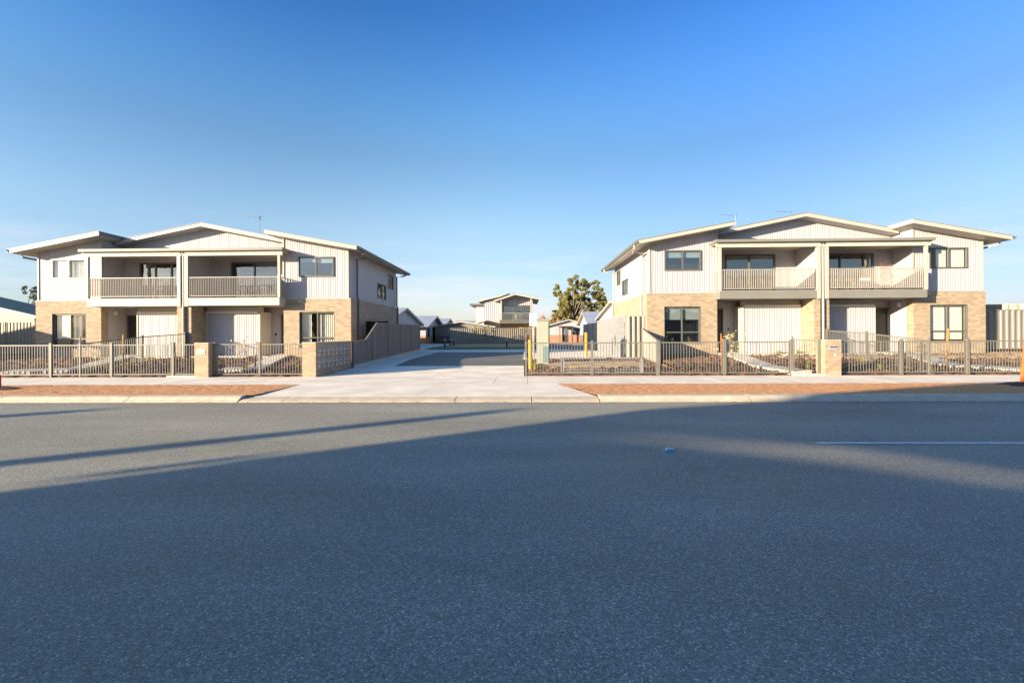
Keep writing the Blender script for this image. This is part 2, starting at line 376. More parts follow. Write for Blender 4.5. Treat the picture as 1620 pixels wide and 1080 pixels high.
        for (p, q, v0, v1) in sw:
            window(root, O, Msd, p, q, v0, v1, blinds=[(.5, 1, 0, 1)] if left else [(0, .5, 0, 1)])
        # wing roof slab: skillion rising to the inner edge
        def rt(u): return Z(6.37-.184*(u-3.95))
        m = MB(); ui, uo = 3.95, 8.3
        poly = [(xc+s*ui, rt(ui)-.17), (xc+s*uo, rt(uo)-.17), (xc+s*uo, rt(uo)), (xc+s*ui, rt(ui))]
        m.prism(poly, 'y', 20.93, 30.5); wr = m.build('wing_roof', M_fascia, root, O)
        m = MB(); poly = [(xc+s*(ui-.02), rt(ui-.02)+.004), (xc+s*(uo+.05), rt(uo+.05)+.004), (xc+s*(uo+.05), rt(uo+.05)+.024), (xc+s*(ui-.02), rt(ui-.02)+.024)]
        m.prism(poly, 'y', 20.90, 30.53); m.build('roof_sheet', M_roof, wr, O)
        if s < 0 and left or True:
            m = MB(); m.box((xc+s*ui-(.02 if s > 0 else 0), 20.96, rt(ui)-.15), (xc+s*ui+(0 if s > 0 else .02), 30.45, rt(ui)+.0)); m.build('barge_cap', M_gutter if (left and s < 0) else M_fascia, wr, O)  # dark grey on the left wing stands in for shade along its edge
        m = MB(); X = xc+s*(uo+.003); e = s*.12; zt = rt(uo)-.01
        m.prism([(X, zt-.12), (X+e*.75, zt-.12), (X+e, zt-.03), (X+e, zt), (X+e*.9, zt), (X+e*.9, zt-.03), (X+e*.7, zt-.1), (X, zt-.1)], 'y', 20.88, 30.55)
        gt = m.build('gutter', M_gutter, root, O)
        # downpipes
        for yy in (22.45, 29.5):
            m = MB(); xw = xc+s*7.83
            zt0 = rt(8.3)-.13
            m.tube([(xc+s*8.36, yy-(.9 if yy < 25 else 0), zt0), (xc+s*8.36, yy-(.9 if yy < 25 else 0), zt0-.13), (xc+s*8.2, yy, zt0-.20), (xw-s*.06, yy, zt0-.22), (xw-s*.06, yy, bt+.12), (xw, yy, bt-.05), (xw, yy, .32)], .048, 10)
            m.build('downpipe', M_gutter if left else M_post, root, O)
        # balcony roof / slab / railing / posts
        e0, e1 = sorted((s*.03, s*4.78))
        m = MB(MX); m.box((e0, -1.195, Z(5.36)), (e1, .72, Z(5.44))); m.box((e0, -1.195, Z(5.20)), (e1, .60, Z(5.355)))
        m.M = MX
        m.v.clear(); m.f.clear()
        m.box((e0, -1.19, Z(5.365)), (e1, .66, Z(5.43)))
        m.box((e0, .54, Z(5.20)), (e1, .62, Z(5.362)))
        br = m.build('balcony_roof', M_soffit, root, O)
        m = MB(MX); gx0, gx1 = sorted((s*.0, s*4.86)); m.box((gx0, .665, Z(5.41)), (gx1, .78, Z(5.53)))
        m.box(tuple((min(s*4.782, s*4.86), -.0, Z(5.41))), (max(s*4.782, s*4.86), .66, Z(5.53)))
        m.build('gutter', M_beam, br, O)
        m = MB(MX); m.box((e0, -1.19, Z(5.435)), (e1, .66, Z(5.455))); m.build('roof_sheet', M_roof, br, O)
        m = MB(MX); q0, q1 = sorted((s*.28, s*4.62))
        m.box((q0, -1.19, Z(2.86)), (q1, .60, Z(3.20))); bl = m.build('balcony', M_beamL if left else M_beam, root, O)
        m = MB(MX); m.box((q0+.002, -1.18, Z(3.203)), (q1-.002, .62, Z(3.225))); m.build('balcony_floor', M_plinth, bl, O)
        m = MB(MX); 
        m.box((q0+.02, .535, Z(4.17)), (q1-.02, .575, Z(4.205))); m.box((q0+.02, .54, Z(3.30)), (q1-.02, .57, Z(3.33)))
        k = q0+.06
        while k < q1-.05: m.box((k-.006, .53, Z(3.332)), (k+.006, .58, Z(4.168))); k += .082
        so = s*4.56
        m.box((so-.018, .0, Z(4.17)), (so+.018, .53, Z(4.205))); k = .06
        while k < .5: m.box((so-.025, k-.007, Z(3.26)), (so+.025, k+.007, Z(4.168))); k += .088
        m.build('railing', M_rail, bl, O)
        m = MB(MX); m.box((s*4.60-.055, .50, Z(3.23)), (s*4.60+.055, .61, Z(5.195))); m.build('post', M_post, bl, O)
        m = MB(MX); m.box((min(s*.10, s*.26), .45, Z(2.83)), (max(s*.10, s*.26), .61, Z(5.195))); m.build('post', M_post, bl, O)
        # upper back wall + sliding door
        d0, d1 = sorted((s*1.15, s*3.6))
        Mb = frameM((xc, 22.8, 0), (1, 0, 0))
        m = MB(Mb); c0, c1 = sorted((s*.0, s*4.5)); wall(m, c0, c1, Z(3.2), lambda u: gab(u)-.17, [(d0, d1, Z(3.26), Z(5.18))], rib=.115, depth=.009)
        Mg = frameM((xc, 23.0, 0), (1, 0, 0)); dd = sorted((s*3.62, s*4.44)); wall_m = m
        m.M = Mg; wall(m, *sorted((s*.2, s*4.5)), base, Z(2.86), [(dd[0], dd[1], .36+dz, Z(2.52))], rib=.115, depth=.009)
        m.M = MX; m.box((min(s*.02, s*.14), -1.195, Z(3.2)), (max(s*.02, s*.14), .44, Z(5.36)))
        m.build('recess_wall', M_clad, root, O)
        if left:
            dr = window(root, O, Mb, d0, d1, Z(3.26), Z(5.18), name='sliding_door', mull=(.5,) if s > 0 else (.34, .68), blinds=[(.5, 1, .86, 1)] if s > 0 else [], fw=.07)
        else:
            dr = window(root, O, Mb, d0, d1, Z(3.26), Z(5.18), name='sliding_door', mull=(.48,) if s < 0 else (.34, .8), blinds=[(0, .48, .84, 1), (.5, 1, .84, 1)] if s < 0 else [(.86, 1, 0, 1)], fw=.07)
        # entry door
        m = MB(Mg); m.box((dd[0]+.05, -.06, .40+dz), (dd[1]-.05, -.02, Z(2.46))); ed = m.build('front_door', M_door, root, O)
        m = MB(Mg); m.box((dd[0], -.06, .36+dz), (dd[0]+.05, .03, Z(2.52))); m.box((dd[1]-.05, -.06, .36+dz), (dd[1], .03, Z(2.52))); m.box((dd[0]+.05, -.06, Z(2.46)), (dd[1]-.05, .03, Z(2.52)))
        m.build('door_frame', M_frame, ed, O)
        m = MB(Mg); hx = dd[0]+.12 if s < 0 else dd[1]-.12; hx = dd[1]-.12 if s < 0 else dd[0]+.12
        m.tube([(hx, -.02, Z(1.4)), (hx, .035, Z(1.4)), (hx-s*.0, .035, Z(1.28))], .012, 6); m.build('handle', M_galv, ed, O)
        # storage box with ribbed shutter and brick pier
        s0, s1 = sorted((s*.36, s*3.1)); Yb = 22.05
        Mc = frameM((xc, Yb, 0), (1, 0, 0))
        m = MB(Mc); wall(m, s0+.06, s1-.06, .34, Z(2.52), [], rib=.115, depth=.010); m.build('garage_shutter', M_clad, root, O)
        m = MB(Mc); m.box((s0, -.95, .25), (s0+.06, .03, Z(2.60))); m.box((s1-.06, -.95, .25), (s1, .03, Z(2.60)))
        m.box((s0+.06, -.4, Z(2.53)), (s1-.06, -.012, Z(2.84))); 
        sd = m.build('shutter_surround', M_soffit, root, O)
        m = MB(Mc); m.tube([(s0+.08, .03, Z(2.60)), (s1-.08, .03, Z(2.60))], .075, 10); m.build('shutter_roll', M_framelt, root, O)
        m = MB(MX); p0, p1 = sorted((s*.06, s*.34)); m.box((p0, -1.4, base), (p1, .5, Z(2.855))); m.build('brick_pier', M_brick, root, O)
        # soffit over entry, wall light
        ml = MB(Matrix(((0, -s, 0, xc+s*4.5), (1, 0, 0, 0), (0, 0, 1, 0), (0, 0, 0, 1))))
        if (left and s < 0) or (not left and s > 0):
            for r0, w0, w1 in ((.11, .02, .05), (.085, .05, .085), (.05, .085, .1)):
                ml.tube([(22.35, w0, Z(2.62)), (22.35, w1, Z(2.62))], r0, 16)
            lt = ml.build('wall_light', M_white, root, O)
        m = MB(Mg); m.box((s*3.36-.03, .02, Z(1.45)), (s*3.36+.03, .05, Z(1.56))); m.build('doorbell', M_black, root, O)
    # centre gable roof
    zpk = Z(7.05)
    m = MB(); A = 4.35; po = [(xc-A, zpk-.2*A), (xc, zpk), (xc+A, zpk-.2*A), (xc+A, zpk-.2*A-.17), (xc, zpk-.17), (xc-A, zpk-.2*A-.17)]
    m.prism(po, 'y', 22.2, 30.5); gr = m.build('gable_roof', M_fascia, root, O)
    m = MB(); 
    for s in (-1, 1):
        m.prism([(xc, zpk+.004), (xc+s*A, zpk-.2*A+.004), (xc+s*A, zpk-.2*A+.024), (xc, zpk+.026)], 'y', 22.17, 30.53)
    m.build('roof_sheet', M_roof, gr, O)
    m = MB(MX); m.tube([(0.02, .55, Z(5.4)), (0.02, .55, Z(3.0)), (.02, .57, Z(2.7)), (.02, .57, .05+.3)], .05, 10); m.box((-.1, .46, Z(5.3)), (.12, .62, Z(5.44)))
    m.build('downpipe', M_post, root, O)
    m = MB(MX); m.box((-.018, -.9, Z(2.9)), (.018, .44, Z(5.1))); m.build('party_wall', M_navy, root, O)
    return root
duplex(-16.05, 0.0, 'pale clad and buff brick duplex house left of the driveway, its side wall shaded', True)
duplex(13.57, .14, 'pale clad and buff brick duplex house right of the driveway, its side wall sunlit', False)

# antennas stand on the roofs
def antenna(p, mast, boom, label):
    o = empty('roof_antenna', p, label, 'antenna', 'television antennas on the roofs')
    m = MB(); m.tube([p, p+Vector((0, 0, mast))], .014, 6); m.build('mast', M_steel, o, p)
    m = MB(); t = p+Vector((0, 0, mast-.05)); m.tube([t, t+Vector((-boom, 0, .06))], .008, 5)
    for k in range(9):
        q = t+Vector((-boom*k/9, 0, .06*k/9)); m.tube([q+Vector((0, -.14, 0)), q+Vector((0, .14, 0))], .004, 4)
    m.build('boom', M_steel, o, p)
    m = MB(); c = t+Vector((.02, 0, 0))
    for a in (40, 80, 120, 160, -40, -80): 
        m.tube([c, c+Vector((.1*math.cos(R(a)), .12, .14*math.sin(R(a))))], .008, 5)
    m.build('reflector', M_steel, o, p)
def onroof(px, py, Y): return onY(px, py, Y)
antenna(onY(410, 372, 24.5), 1.0, .85, 'thin television antenna on the roof of the left duplex house')
antenna(onY(1164, 358, 24.5), .62, .85, 'thin television antenna nearest the raised roof edge of the right duplex house')
antenna(onY(1251, 346, 26), .42, .85, 'low television antenna just left of the roof peak of the right duplex house')

# ------------------------------------------------------------------ ground, road, paths
def strip_sheet(name, xs, prof, m, parent=None, kind='structure'):
    b = MB()
    for (y0, z0), (y1, z1) in zip(prof, prof[1:]):
        for xa, xb in zip(xs, xs[1:]): b.face((xa, y0, z0), (xb, y0, z0), (xb, y1, z1), (xa, y1, z1))
    return tag(b.build(name, m), kind=kind)
prof = [(-900, -.05), (-6.2, -.05), (-6.1, -.15), (10.5, -.15), (10.55, -.05), (15.9, -.05)]+[(y, z-.06) for y, z in GP[1:]]+[(900, .29)]
strip_sheet('ground', [-900, -100, -30, 0, 30, 100, 900], prof, M_ground)
strip_sheet('road', [-300, -30, 0, 30, 300], [(-5.9, -.13), (-1, -.10), (4, -.085), (10.37, -.10)], M_asph)
# kerb : rolled profile, in lengths with joints
def kerb():
    b = MB(); pr = [(10.34, -.15), (10.34, -.085), (10.40, -.06), (10.50, .005), (10.55, .02), (10.74, .025), (10.74, -.15)]
    cuts = [-60, -15, -8.95, -6.7]
    for a, c in zip([-60, -40, -25, -18.2, -12.4, -9.3], [-40, -25, -18.2, -12.4, -9.3, -6.62]): b.prism(pr, 'x', a, c-.02)
    xs = [1.72, 5.1, 7.6, 12.3, 18, 30, 60]
    for a, c in zip(xs, xs[1:]): b.prism(pr, 'x', a+.01, c-.012)
    low = [(10.34, -.15), (10.34, -.086), (10.48, -.05), (10.74, -.02), (10.74, -.15)]
    for a, c in ((-6.60, -5.6), (-5.58, -1.6), (-1.58, .16), (.18, 1.70)): b.prism(low, 'x', a, c)
    return tag(b.build('kerb', M_kerb), kind='structure')
kerb()
def slabs(name, rects, z, m, gap=.012, th=.06):
    b = MB()
    for poly in rects:
        c = sum((Vector(p) for p in poly), Vector((0, 0)))/len(poly)
        q = []
        for p in poly:
            v = Vector(p); d = c-v; v = v+Vector((math.copysign(gap/2, d.x), math.copysign(gap/2, d.y))); q.append(v)
        T = [b.P((v.x, v.y, z(v.y) if callable(z) else z)) for v in q]; Bt = [b.P((v.x, v.y, (z(v.y) if callable(z) else z)-th)) for v in q]
        b.f.append(T); n = len(T)
        for k in range(n): b.f.append([T[k], T[(k+1)%n], Bt[(k+1)%n], Bt[k]])
    return tag(b.build(name, m), kind='structure')
# underlay that shows dark in the joints
tag((lambda b: (b.face((-60, 12.9, -.012), (60, 12.9, -.012), (60, 15.6, -.012), (-60, 15.6, -.012)), b.build('paving_bed', M_joint))[-1])(MB()), kind='structure')
fp = []; x = -60
while x < 60:
    x2 = min(x+2.35, 60)
    if x2 <= -7.0 or x >= .35: fp.append([(x, 13.05), (x2, 13.05), (x2, 15.45), (x, 15.45)])
    x = x2
fp += [[(-8.3, 13.05), (-7.05, 13.05), (-7.05, 15.45), (-8.3, 15.45)], [(1.0, 13.05), (1.1, 13.05), (1.1, 15.45), (.6, 15.45)]]
slabs('footpath', fp, .012, M_conc)
# driveway apron between kerb and fence line
def apz(y): return pw(y, [(10.74, -.02), (11.4, .005), (13, .012), (15.9, .016)]) if y < 15.9 else g(y)+.016
L0, L1, R0, R1 = -6.5, -7.05, 1.68, .25
ap = [[(-6.5, 10.75), (-2.6, 10.75), (-2.45, 13.05), (-6.55, 13.05)], [(-2.6, 10.75), (1.68, 10.75), (1.0, 13.05), (-2.45, 13.05)]]
ap += [[(-7.05, 13.05), (-4.7, 13.05), (-4.7, 15.45), (-7.05, 15.45)], [(-4.7, 13.05), (-2.4, 13.05), (-2.35, 15.45), (-4.7, 15.45)], [(-2.4, 13.05), (-.9, 13.05), (-.9, 15.45), (-2.35, 15.45)], [(-.9, 13.05), (.1, 13.05), (.1, 15.45), (-.9, 15.45)], [(.1, 13.05), (1.0, 13.05), (.6, 15.45), (.1, 15.45)]]
slabs('driveway_apron', ap, apz, M_conc)
dv = []
ys = [15.45, 17.2, 19.1]
for ya, yb in zip(ys, ys[1:]):
    for xa, xb in ((-7.02, -3.6), (-3.6, .0)): dv.append([(xa, ya), (xb, ya), (xb, yb), (xa, yb)])
ys = [19.1, 20.5, 22, 24, 26, 28.5]
for ya, yb in zip(ys, ys[1:]):
    dv.append([(-7.0, ya), (-5.5, ya), (-5.5, yb), (-7.0, yb)])
for ya, yb in ((28.5, 31), (31, 32.8)):
    for xa, xb in ((-10, -5.5), (-5.5, -2.5), (-2.5, .1), (.1, 4.7)): dv.append([(xa, ya), (xb, ya), (xb, yb), (xa, yb)])
for ya, yb in ((32.8, 38), (38, 45), (45, 52)):
    dv.append([(-12, ya), (-7.6, ya), (-7.6, yb), (-12, yb)])
for ya, yb in ((22, 25), (25, 28.5)):
    for xa, xb in ((.45, 2.5), (2.5, 4.75)): dv.append([(xa, ya), (xb, ya), (xb, yb), (xa, yb)])
b = MB()
for ya, yb in ((32.8, 38), (38, 46)): b.face((1.4, ya, g(ya)+.02), (4.7, ya, g(ya)+.02), (4.7, yb, g(yb)+.02), (1.4, yb, g(yb)+.02))
tag(b.build('shaded_parking', M_asph2), kind='structure')  # concrete strip given dark asphalt colour to deepen the shade on it
slabs('driveway', dv, apz, M_conc, gap=.01)
b = MB(); ys = [19.1, 20.5, 22, 24.5, 28.5]
for ya, yb in zip(ys, ys[1:]): b.face((-5.5, ya, g(ya)+.02), (0, ya, g(ya)+.02), (0, yb, g(yb)+.02), (-5.5, yb, g(yb)+.02))
tag(b.build('driveway_asphalt', M_asph2), kind='structure')
b = MB(); b.prism([(-.01, 19.4), (.14, 19.4), (.14, 31), (-.01, 31)], 'z', .05, .05)
b = MB(); 
for ya, yb in ((21.8, 25), (25, 30.5)):
    z0, z1 = g(ya), g(yb); b.f.append([b.P(p) for p in ((.0, ya, z0+.1), (.14, ya, z0+.1), (.14, yb, z1+.1), (.0, yb, z1+.1))]); b.face((0, ya, z0), (0, yb, z1), (0, yb, z1+.1), (0, ya, z0+.1)); b.face((0, ya, z0), (.14, ya, z0), (.14, ya, z0+.1), (0, ya, z0+.1)); b.face((.14, ya, z0), (.14, yb, z1), (.14, yb, z1+.1), (.14, ya, z0+.1))
tag(b.build('driveway_kerb', M_white), kind='structure')
# road line
b = MB(); x = 4.05
while x < 40: b.face((x, 6.36, -.084), (x+2, 6.36, -.084), (x+2, 6.455, -.084), (x, 6.455, -.084)); x += 2
tag(b.build('road_line', M_linepaint), kind='structure')
# blue raised marker
mk = onG(1060, 712, lambda y: -.088)
o = empty('road_marker', mk, 'small blue reflective raised marker on the shaded asphalt', 'road marker')
b = MB(); b.M = Matrix.Translation(mk) @ Matrix.Rotation(R(-8), 4, 'Z')
pts0 = [(-.06, -.05, 0), (.06, -.05, 0), (.06, .05, 0), (-.06, .05, 0)]; pts1 = [(-.035, -.035, .022), (.045, -.035, .022), (.045, .035, .022), (-.035, .035, .022)]
A = [b.P(p) for p in pts0]; B_ = [b.P(p) for p in pts1]; b.f.append(B_)
for k in range(4): b.f.append([A[k], A[(k+1)%4], B_[(k+1)%4], B_[k]])
b.build('marker_body', M_blue, o, mk)
b = MB(); b.M = Matrix.Translation(mk) @ Matrix.Rotation(R(-8), 4, 'Z'); b.box((-.02, -.03, .0225), (.04, .03, .026)); b.build('top_plate', mat('marker_top', (.35, .42, .55), .4), o, mk)

def rough_sheet(name, x0, x1, y0, y1, zf, m, step, amp, freq, kind='structure', inside=None, seed=0, skirt=.08):
    nx = max(2, int((x1-x0)/step)); ny = max(2, int((y1-y0)/step)); b = MB(); idx = {}
    for j in range(ny+1):
        for i in range(nx+1):
            X = x0+(x1-x0)*i/nx; Y = y0+(y1-y0)*j/ny
            n = noise.fractal(Vector((X*freq+seed, Y*freq, seed)), .7, 2.1, 4)
            e = min(1, min(i, nx-i, j, ny-j)/2)
            idx[i, j] = b.P((X, Y, zf(Y)+amp*n*e+amp*.3*e)) if not inside or True else None
    for j in range(ny):
        for i in range(nx):
            c = (x0+(x1-x0)*(i+.5)/nx, y0+(y1-y0)*(j+.5)/ny)
            if inside and not inside(*c): continue
            b.f.append([idx[i, j], idx[i+1, j], idx[i+1, j+1], idx[i, j+1]])
    # skirts
    if not inside:
        for a, c in (((x0, y0), (x1, y0)), ((x1, y0), (x1, y1)), ((x1, y1), (x0, y1)), ((x0, y1), (x0, y0))):
            b.face((a[0], a[1], zf(a[1])), (c[0], c[1], zf(c[1])), (c[0], c[1], zf(c[1])-skirt), (a[0], a[1], zf(a[1])-skirt))
    return tag(b.build(name, m, smooth=True), kind=kind)
# verge with splayed ends
def nz(x, k=3.): return .05+.12*noise.noise(Vector((x*k, 2.2, 0)))
def vL(x, y): return x < pw(y, [(10.74, -6.62), (13.05, -6.55)])-.02 and x < -6.62-(y-10.7)*0.02 and y < 13.05-.03+nz(x)
rough_sheet('verge', -30, -6.5, 10.72, 13.1, lambda y: .012, M_dirt, .06, .016, 6, inside=lambda x, y: y < 13.04+nz(x)-.02 and x < -6.47)
rough_sheet('verge', .6, 30, 10.72, 13.1, lambda y: .012, M_dirt, .06, .016, 6, inside=lambda x, y: y < 13.04+nz(x)-.02 and x > pw(y, [(10.74, 1.66), (13.05, .94)]), seed=4)
# gardens
def gyr(y): return gy(y)+.03
rough_sheet('garden_bed', -30, -7.3, 15.5, 23.2, gy, M_mulch, .075, .10, 4.2, seed=1, skirt=.3)
rough_sheet('garden_bed', 5.75, 30, 15.5, 23.2, lambda y: gy(y)+.03*(y > 16), M_mulch, .075, .10, 4.2, seed=2, skirt=.3)
rough_sheet('garden_bed', .12, 5.6, 15.5, 21.9, lambda y: g(y)+.03, M_mulch, .07, .05, 3.4, seed=3, skirt=.2)
# tan gravel strips
rough_sheet('gravel', 1.0, 4.9, 18.0, 20.3, lambda y: g(y)+.075, mat('tan_gravel', (.42, .30, .16), .95, col2=(.56, .42, .25), scale=14, bump=.8), .12, .02, 3, seed=5)
rough_sheet('gravel', 20.6, 30, 18.7, 22.9, lambda y: gy(y)+.08, mat('tan_soil', (.46, .30, .15), .95, col2=(.60, .42, .23), scale=8, bump=.8), .15, .05, 2, seed=6)
rough_sheet('gravel', 11.2, 21, 19.6, 20.4, lambda y: gy(y)+.10, bpy.data.materials['tan_soil'], .12, .03, 2, seed=8)

def path(name, pts, wdt, zf, m=M_conc2):
    # polyline of centre points at ground; slab 5 cm proud
    b = MB(); 
    for (a, c) in zip(pts, pts[1:]):
        a, c = Vector(a), Vector(c); d = (c-a).normalized(); n = Vector((-d.y, d.x))*wdt/2; L = (c-a).length; k = max(1, int(L/1.2))
        for i in range(k):
            p, q = a+(c-a)*i/k+d*.006, a+(c-a)*(i+1)/k-d*.006
            cs = [p+n, q+n, q-n, p-n]; T = [b.P((v.x, v.y, zf(v.y)+.135)) for v in cs]; U = [b.P((v.x, v.y, zf(v.y)-.05)) for v in cs]
            b.f.append(T)
            for e in range(4): b.f.append([T[e], T[(e+1)%4], U[(e+1)%4], U[e]])
    return tag(b.build(name, m), kind='structure')
def G2(px, py, f=gy): p = onG(px, py, f); return (p.x, p.y)
path('garden_path', [G2(8, 592), G2(120, 577), G2(205, 566.5), (-20.3, 22.9)], .75, gy)
path('garden_path', [G2(350, 588), G2(400, 576), G2(446, 565.5), (-12.0, 22.9)], .75, gy)
path('garden_path', [(9.4, 15.6), G2(1210, 580), G2(1160, 564), (9.6, 22.9)], .8, gy)
path('garden_path', [G2(1640, 590), G2(1500, 571), G2(1415, 558.5), (17.6, 22.9)], .75, gy)
# concrete plinth pads in front of the shutters
for xc, a, c in ((-16.05, -3.1, -.36), (-16.05, .36, 3.1), (13.57, -3.1, -.36), (13.57, .36, 3.1)):
    b = MB(); b.box((xc+a, 21.0, .2), (xc+c, 22.05, .47)); tag(b.build('patio_slab', M_conc2), kind='structure')
for xc, s in ((-16.05, -1), (-16.05, 1), (13.57, -1), (13.57, 1)):
    b = MB(); x0, x1 = sorted((xc+s*3.12, xc+s*4.49)); b.box((x0, 21.2, .2), (x1, 23.0, .44 if xc < 0 else .5)); tag(b.build('porch_slab', M_conc2), kind='structure')
for x0, x1 in ((-11.4, -12.3), (9.15, 9.85)):
    b = MB(); b.box((min(x0, x1)-.1, 15.46, -.03), (max(x0, x1)+.1, 16.1, .055)); tag(b.build('gate_slab', M_conc2), kind='structure')

# ------------------------------------------------------------------ steel picket fences
def picket_panel(a, b, top=1.13, bot=.10, sp=.0965, w=.016):
    a, b = Vector(a), Vector(b); d = b-a; L = Vector((d.x, d.y, 0)).length; m = MB()
    for h in (top, bot): m.bar(a+Vector((0, 0, h)), b+Vector((0, 0, h)), .036, .036)
    n = max(2, int(round(L/sp)))
    for k in range(1, n):
        p = a+d*k/n; m.bar(p+Vector((0, 0, bot+.018)), p+Vector((0, 0, top-.018)), w, w)
    return m
def steel_fence(name, pts, label, thick, cat='fence', gates=(), top=1.13, skip=()):
    O = Vector(pts[0]); o = empty(name, O, label, cat, 'steel picket fences')
    for k, (a, b) in enumerate(zip(pts, pts[1:])):
        if k in skip: continue
        m = picket_panel(a, b, top); pn = m.build('gate' if k in gates else 'picket_panel', M_fence, o, O)
        if k in gates:
            hb = MB(); q = Vector(a)+(Vector(b)-Vector(a))*.06; hb.box((q.x-.03, q.y-.03, .72), (q.x+.05, q.y-.012, .86)); hb.build('latch', M_black, pn, O)
    for p, t in zip(pts, thick):
        if not t: continue
        m = MB(); w = t/2; m.box((p[0]-w, p[1]-w, p[2]-.08), (p[0]+w, p[1]+w, p[2]+top+.07)); m.box((p[0]-w-.006, p[1]-w-.006, p[2]+top+.07), (p[0]+w+.006, p[1]+w+.006, p[2]+top+.082))
        m.build('post', M_fence, o, O)
    return o
yf = 15.6
steel_fence('street_fence', [(-24.6, yf, 0), (-21.6, yf, 0), (-18.9, yf, 0), (-16.65, yf, 0), (-15.6, yf, 0), (-14.46, yf, 0), (-12.26, yf, 0), (-11.40, yf, 0)], 'long beige picket fence with gate on the far left, in front of the left unit', [.07, .07, .07, .08, .05, .08, .08, .05], gates=(6,))
steel_fence('street_fence', [(-10.78, yf, 0), (-9.19, yf, 0), (-7.64, yf, 0)], 'short beige picket fence between brick pillars left of the driveway', [.07, .07, .07])
steel_fence('street_fence', [(.06, yf, 0), (2.32, yf, 0), (4.55, yf, 0), (6.78, yf, 0), (9.02, yf, 0), (9.93, yf, 0)], 'beige picket fence from the driveway edge to the open gate right of it', [.06, .08, .1, .1, .1, .06], skip=(4,))
steel_fence('street_fence', [(10.55, yf, 0), (12.64, yf, 0), (13.56, yf, 0), (14.81, yf, 0), (17.0, yf, 0), (19.4, yf, 0), (21.8, yf, 0)], 'beige picket fence on the far right, past the numbered brick pillar', [.07, .09, .06, .09, .09, .09, .09])
o = empty('open_gate', (9.86, 15.7, 0), 'narrow picket gate swung open beside the numbered brick pillar', 'gate')
picket_panel((9.86, 15.72, .04), (9.62, 16.58, .08)).build('gate_leaf', M_fence, o, (9.86, 15.7, 0))
m = MB(); m.box((9.60, 16.56, .1), (9.64, 16.60, 1.3)); m.build('gate_stile', M_fence, o, (9.86, 15.7, 0))
for X, yend, lab, mm in ((-15.95, 15.75, 'sloping picket fence dividing the two front gardens of the left house', M_fence), (13.72, 15.75, 'sloping picket fence dividing the two front gardens of the right house', M_fence)):
    steel_fence('dividing_fence', [(X, 21.0, gy(21)+.02), (X, 18.6, gy(18.6)+.05), (X, yend+.1, .0)], lab, [.07, .07, .0], top=1.15)

# ------------------------------------------------------------------ brick pillars and letterboxes
def text_mesh(txt, size, loc, mat_, name, parent, org):
    cu = bpy.data.curves.new('t', 'FONT'); cu.body = txt; cu.size = size; cu.extrude = .004; cu.align_x = 'CENTER'; cu.align_y = 'CENTER'
    t = bpy.data.objects.new('t', cu); C.objects.link(t); bpy.context.view_layer.update()
    me = bpy.data.meshes.new_from_object(t.evaluated_get(bpy.context.evaluated_depsgraph_get())); C.objects.unlink(t); bpy.data.objects.remove(t)
    Mx = Matrix.Translation(Vector(loc)-Vector(org)) @ Matrix.Rotation(R(90), 4, 'X'); me.transform(Mx)
    me.materials.clear(); me.materials.append(mat_); o = bpy.data.objects.new(name, me); C.objects.link(o); o.parent = parent; return o
def pillar(x0, x1, label, slotx, slotz, num=None, slotcol=M_white):
    O = ((x0+x1)/2, 15.58, 0); o = empty('letterbox_pillar', O, label, 'pillar', 'brick letterbox pillars')
    m = MB(); m.box((x0, 15.35, -.03), (x1, 15.84, 1.17)); m.build('pillar_body', M_brick, o, O)
    m = MB(); m.box((x0-.004, 15.346, 1.172), (x1+.004, 15.844, 1.2)); m.build('cap', M_plinth, o, O)
    m = MB(); m.box((slotx-.13, 15.335, slotz-.07), (slotx+.13, 15.352, slotz+.07)); lb = m.build('letterbox', M_galv if num else M_white, o, O)
    m = MB(); m.box((slotx-.11, 15.330, slotz+.015), (slotx+.11, 15.337, slotz+.045)); m.build('slot', M_black, lb, O)
    if num: text_mesh(num, .16, (slotx+.05, 15.343, slotz-.24), M_white, 'number', o, O)
pillar(-11.33, -10.84, 'buff brick pillar with white letterbox slot beside the closed gate on the left', -11.09, .90)
pillar(9.98, 10.50, 'buff brick pillar with letterbox and a white number beside the open gate on the right', 10.24, .93, '3')
O = (-7.3, 15.6, 0); o = empty('letterbox_wall', O, 'L shaped brick letterbox wall with sixteen small metal letterboxes by the driveway', 'letterbox wall')
m = MB(); m.box((-7.575, 15.34, -.03), (-7.1, 15.82, 1.17)); m.box((-7.36, 15.82, -.03), (-7.1, 18.5, 1.17)); m.build('brick_wall', M_brick, o, O)
m = MB(); m.box((-7.58, 15.335, 1.172), (-7.095, 15.822, 1.20)); m.box((-7.365, 15.823, 1.172), (-7.095, 18.505, 1.20)); m.build('cap', M_plinth, o, O)
for r_, zc in enumerate((.93, .53)):
    for k in range(8):
        yc = 15.62+k*.365
        m = MB(); m.box((-7.1, yc-.12, zc-.075), (-7.085, yc+.12, zc+.085)); lb = m.build('letterbox', M_galv, o, O)
        m = MB(); m.box((-7.085, yc-.09, zc+.03), (-7.08, yc+.09, zc+.05)); m.build('slot', M_black, lb, O)
        m = MB(); m.box((-7.1, yc-.02, zc-.22), (-7.09, yc+.03, zc-.13)); m.build('number_plate', M_white, o, O)

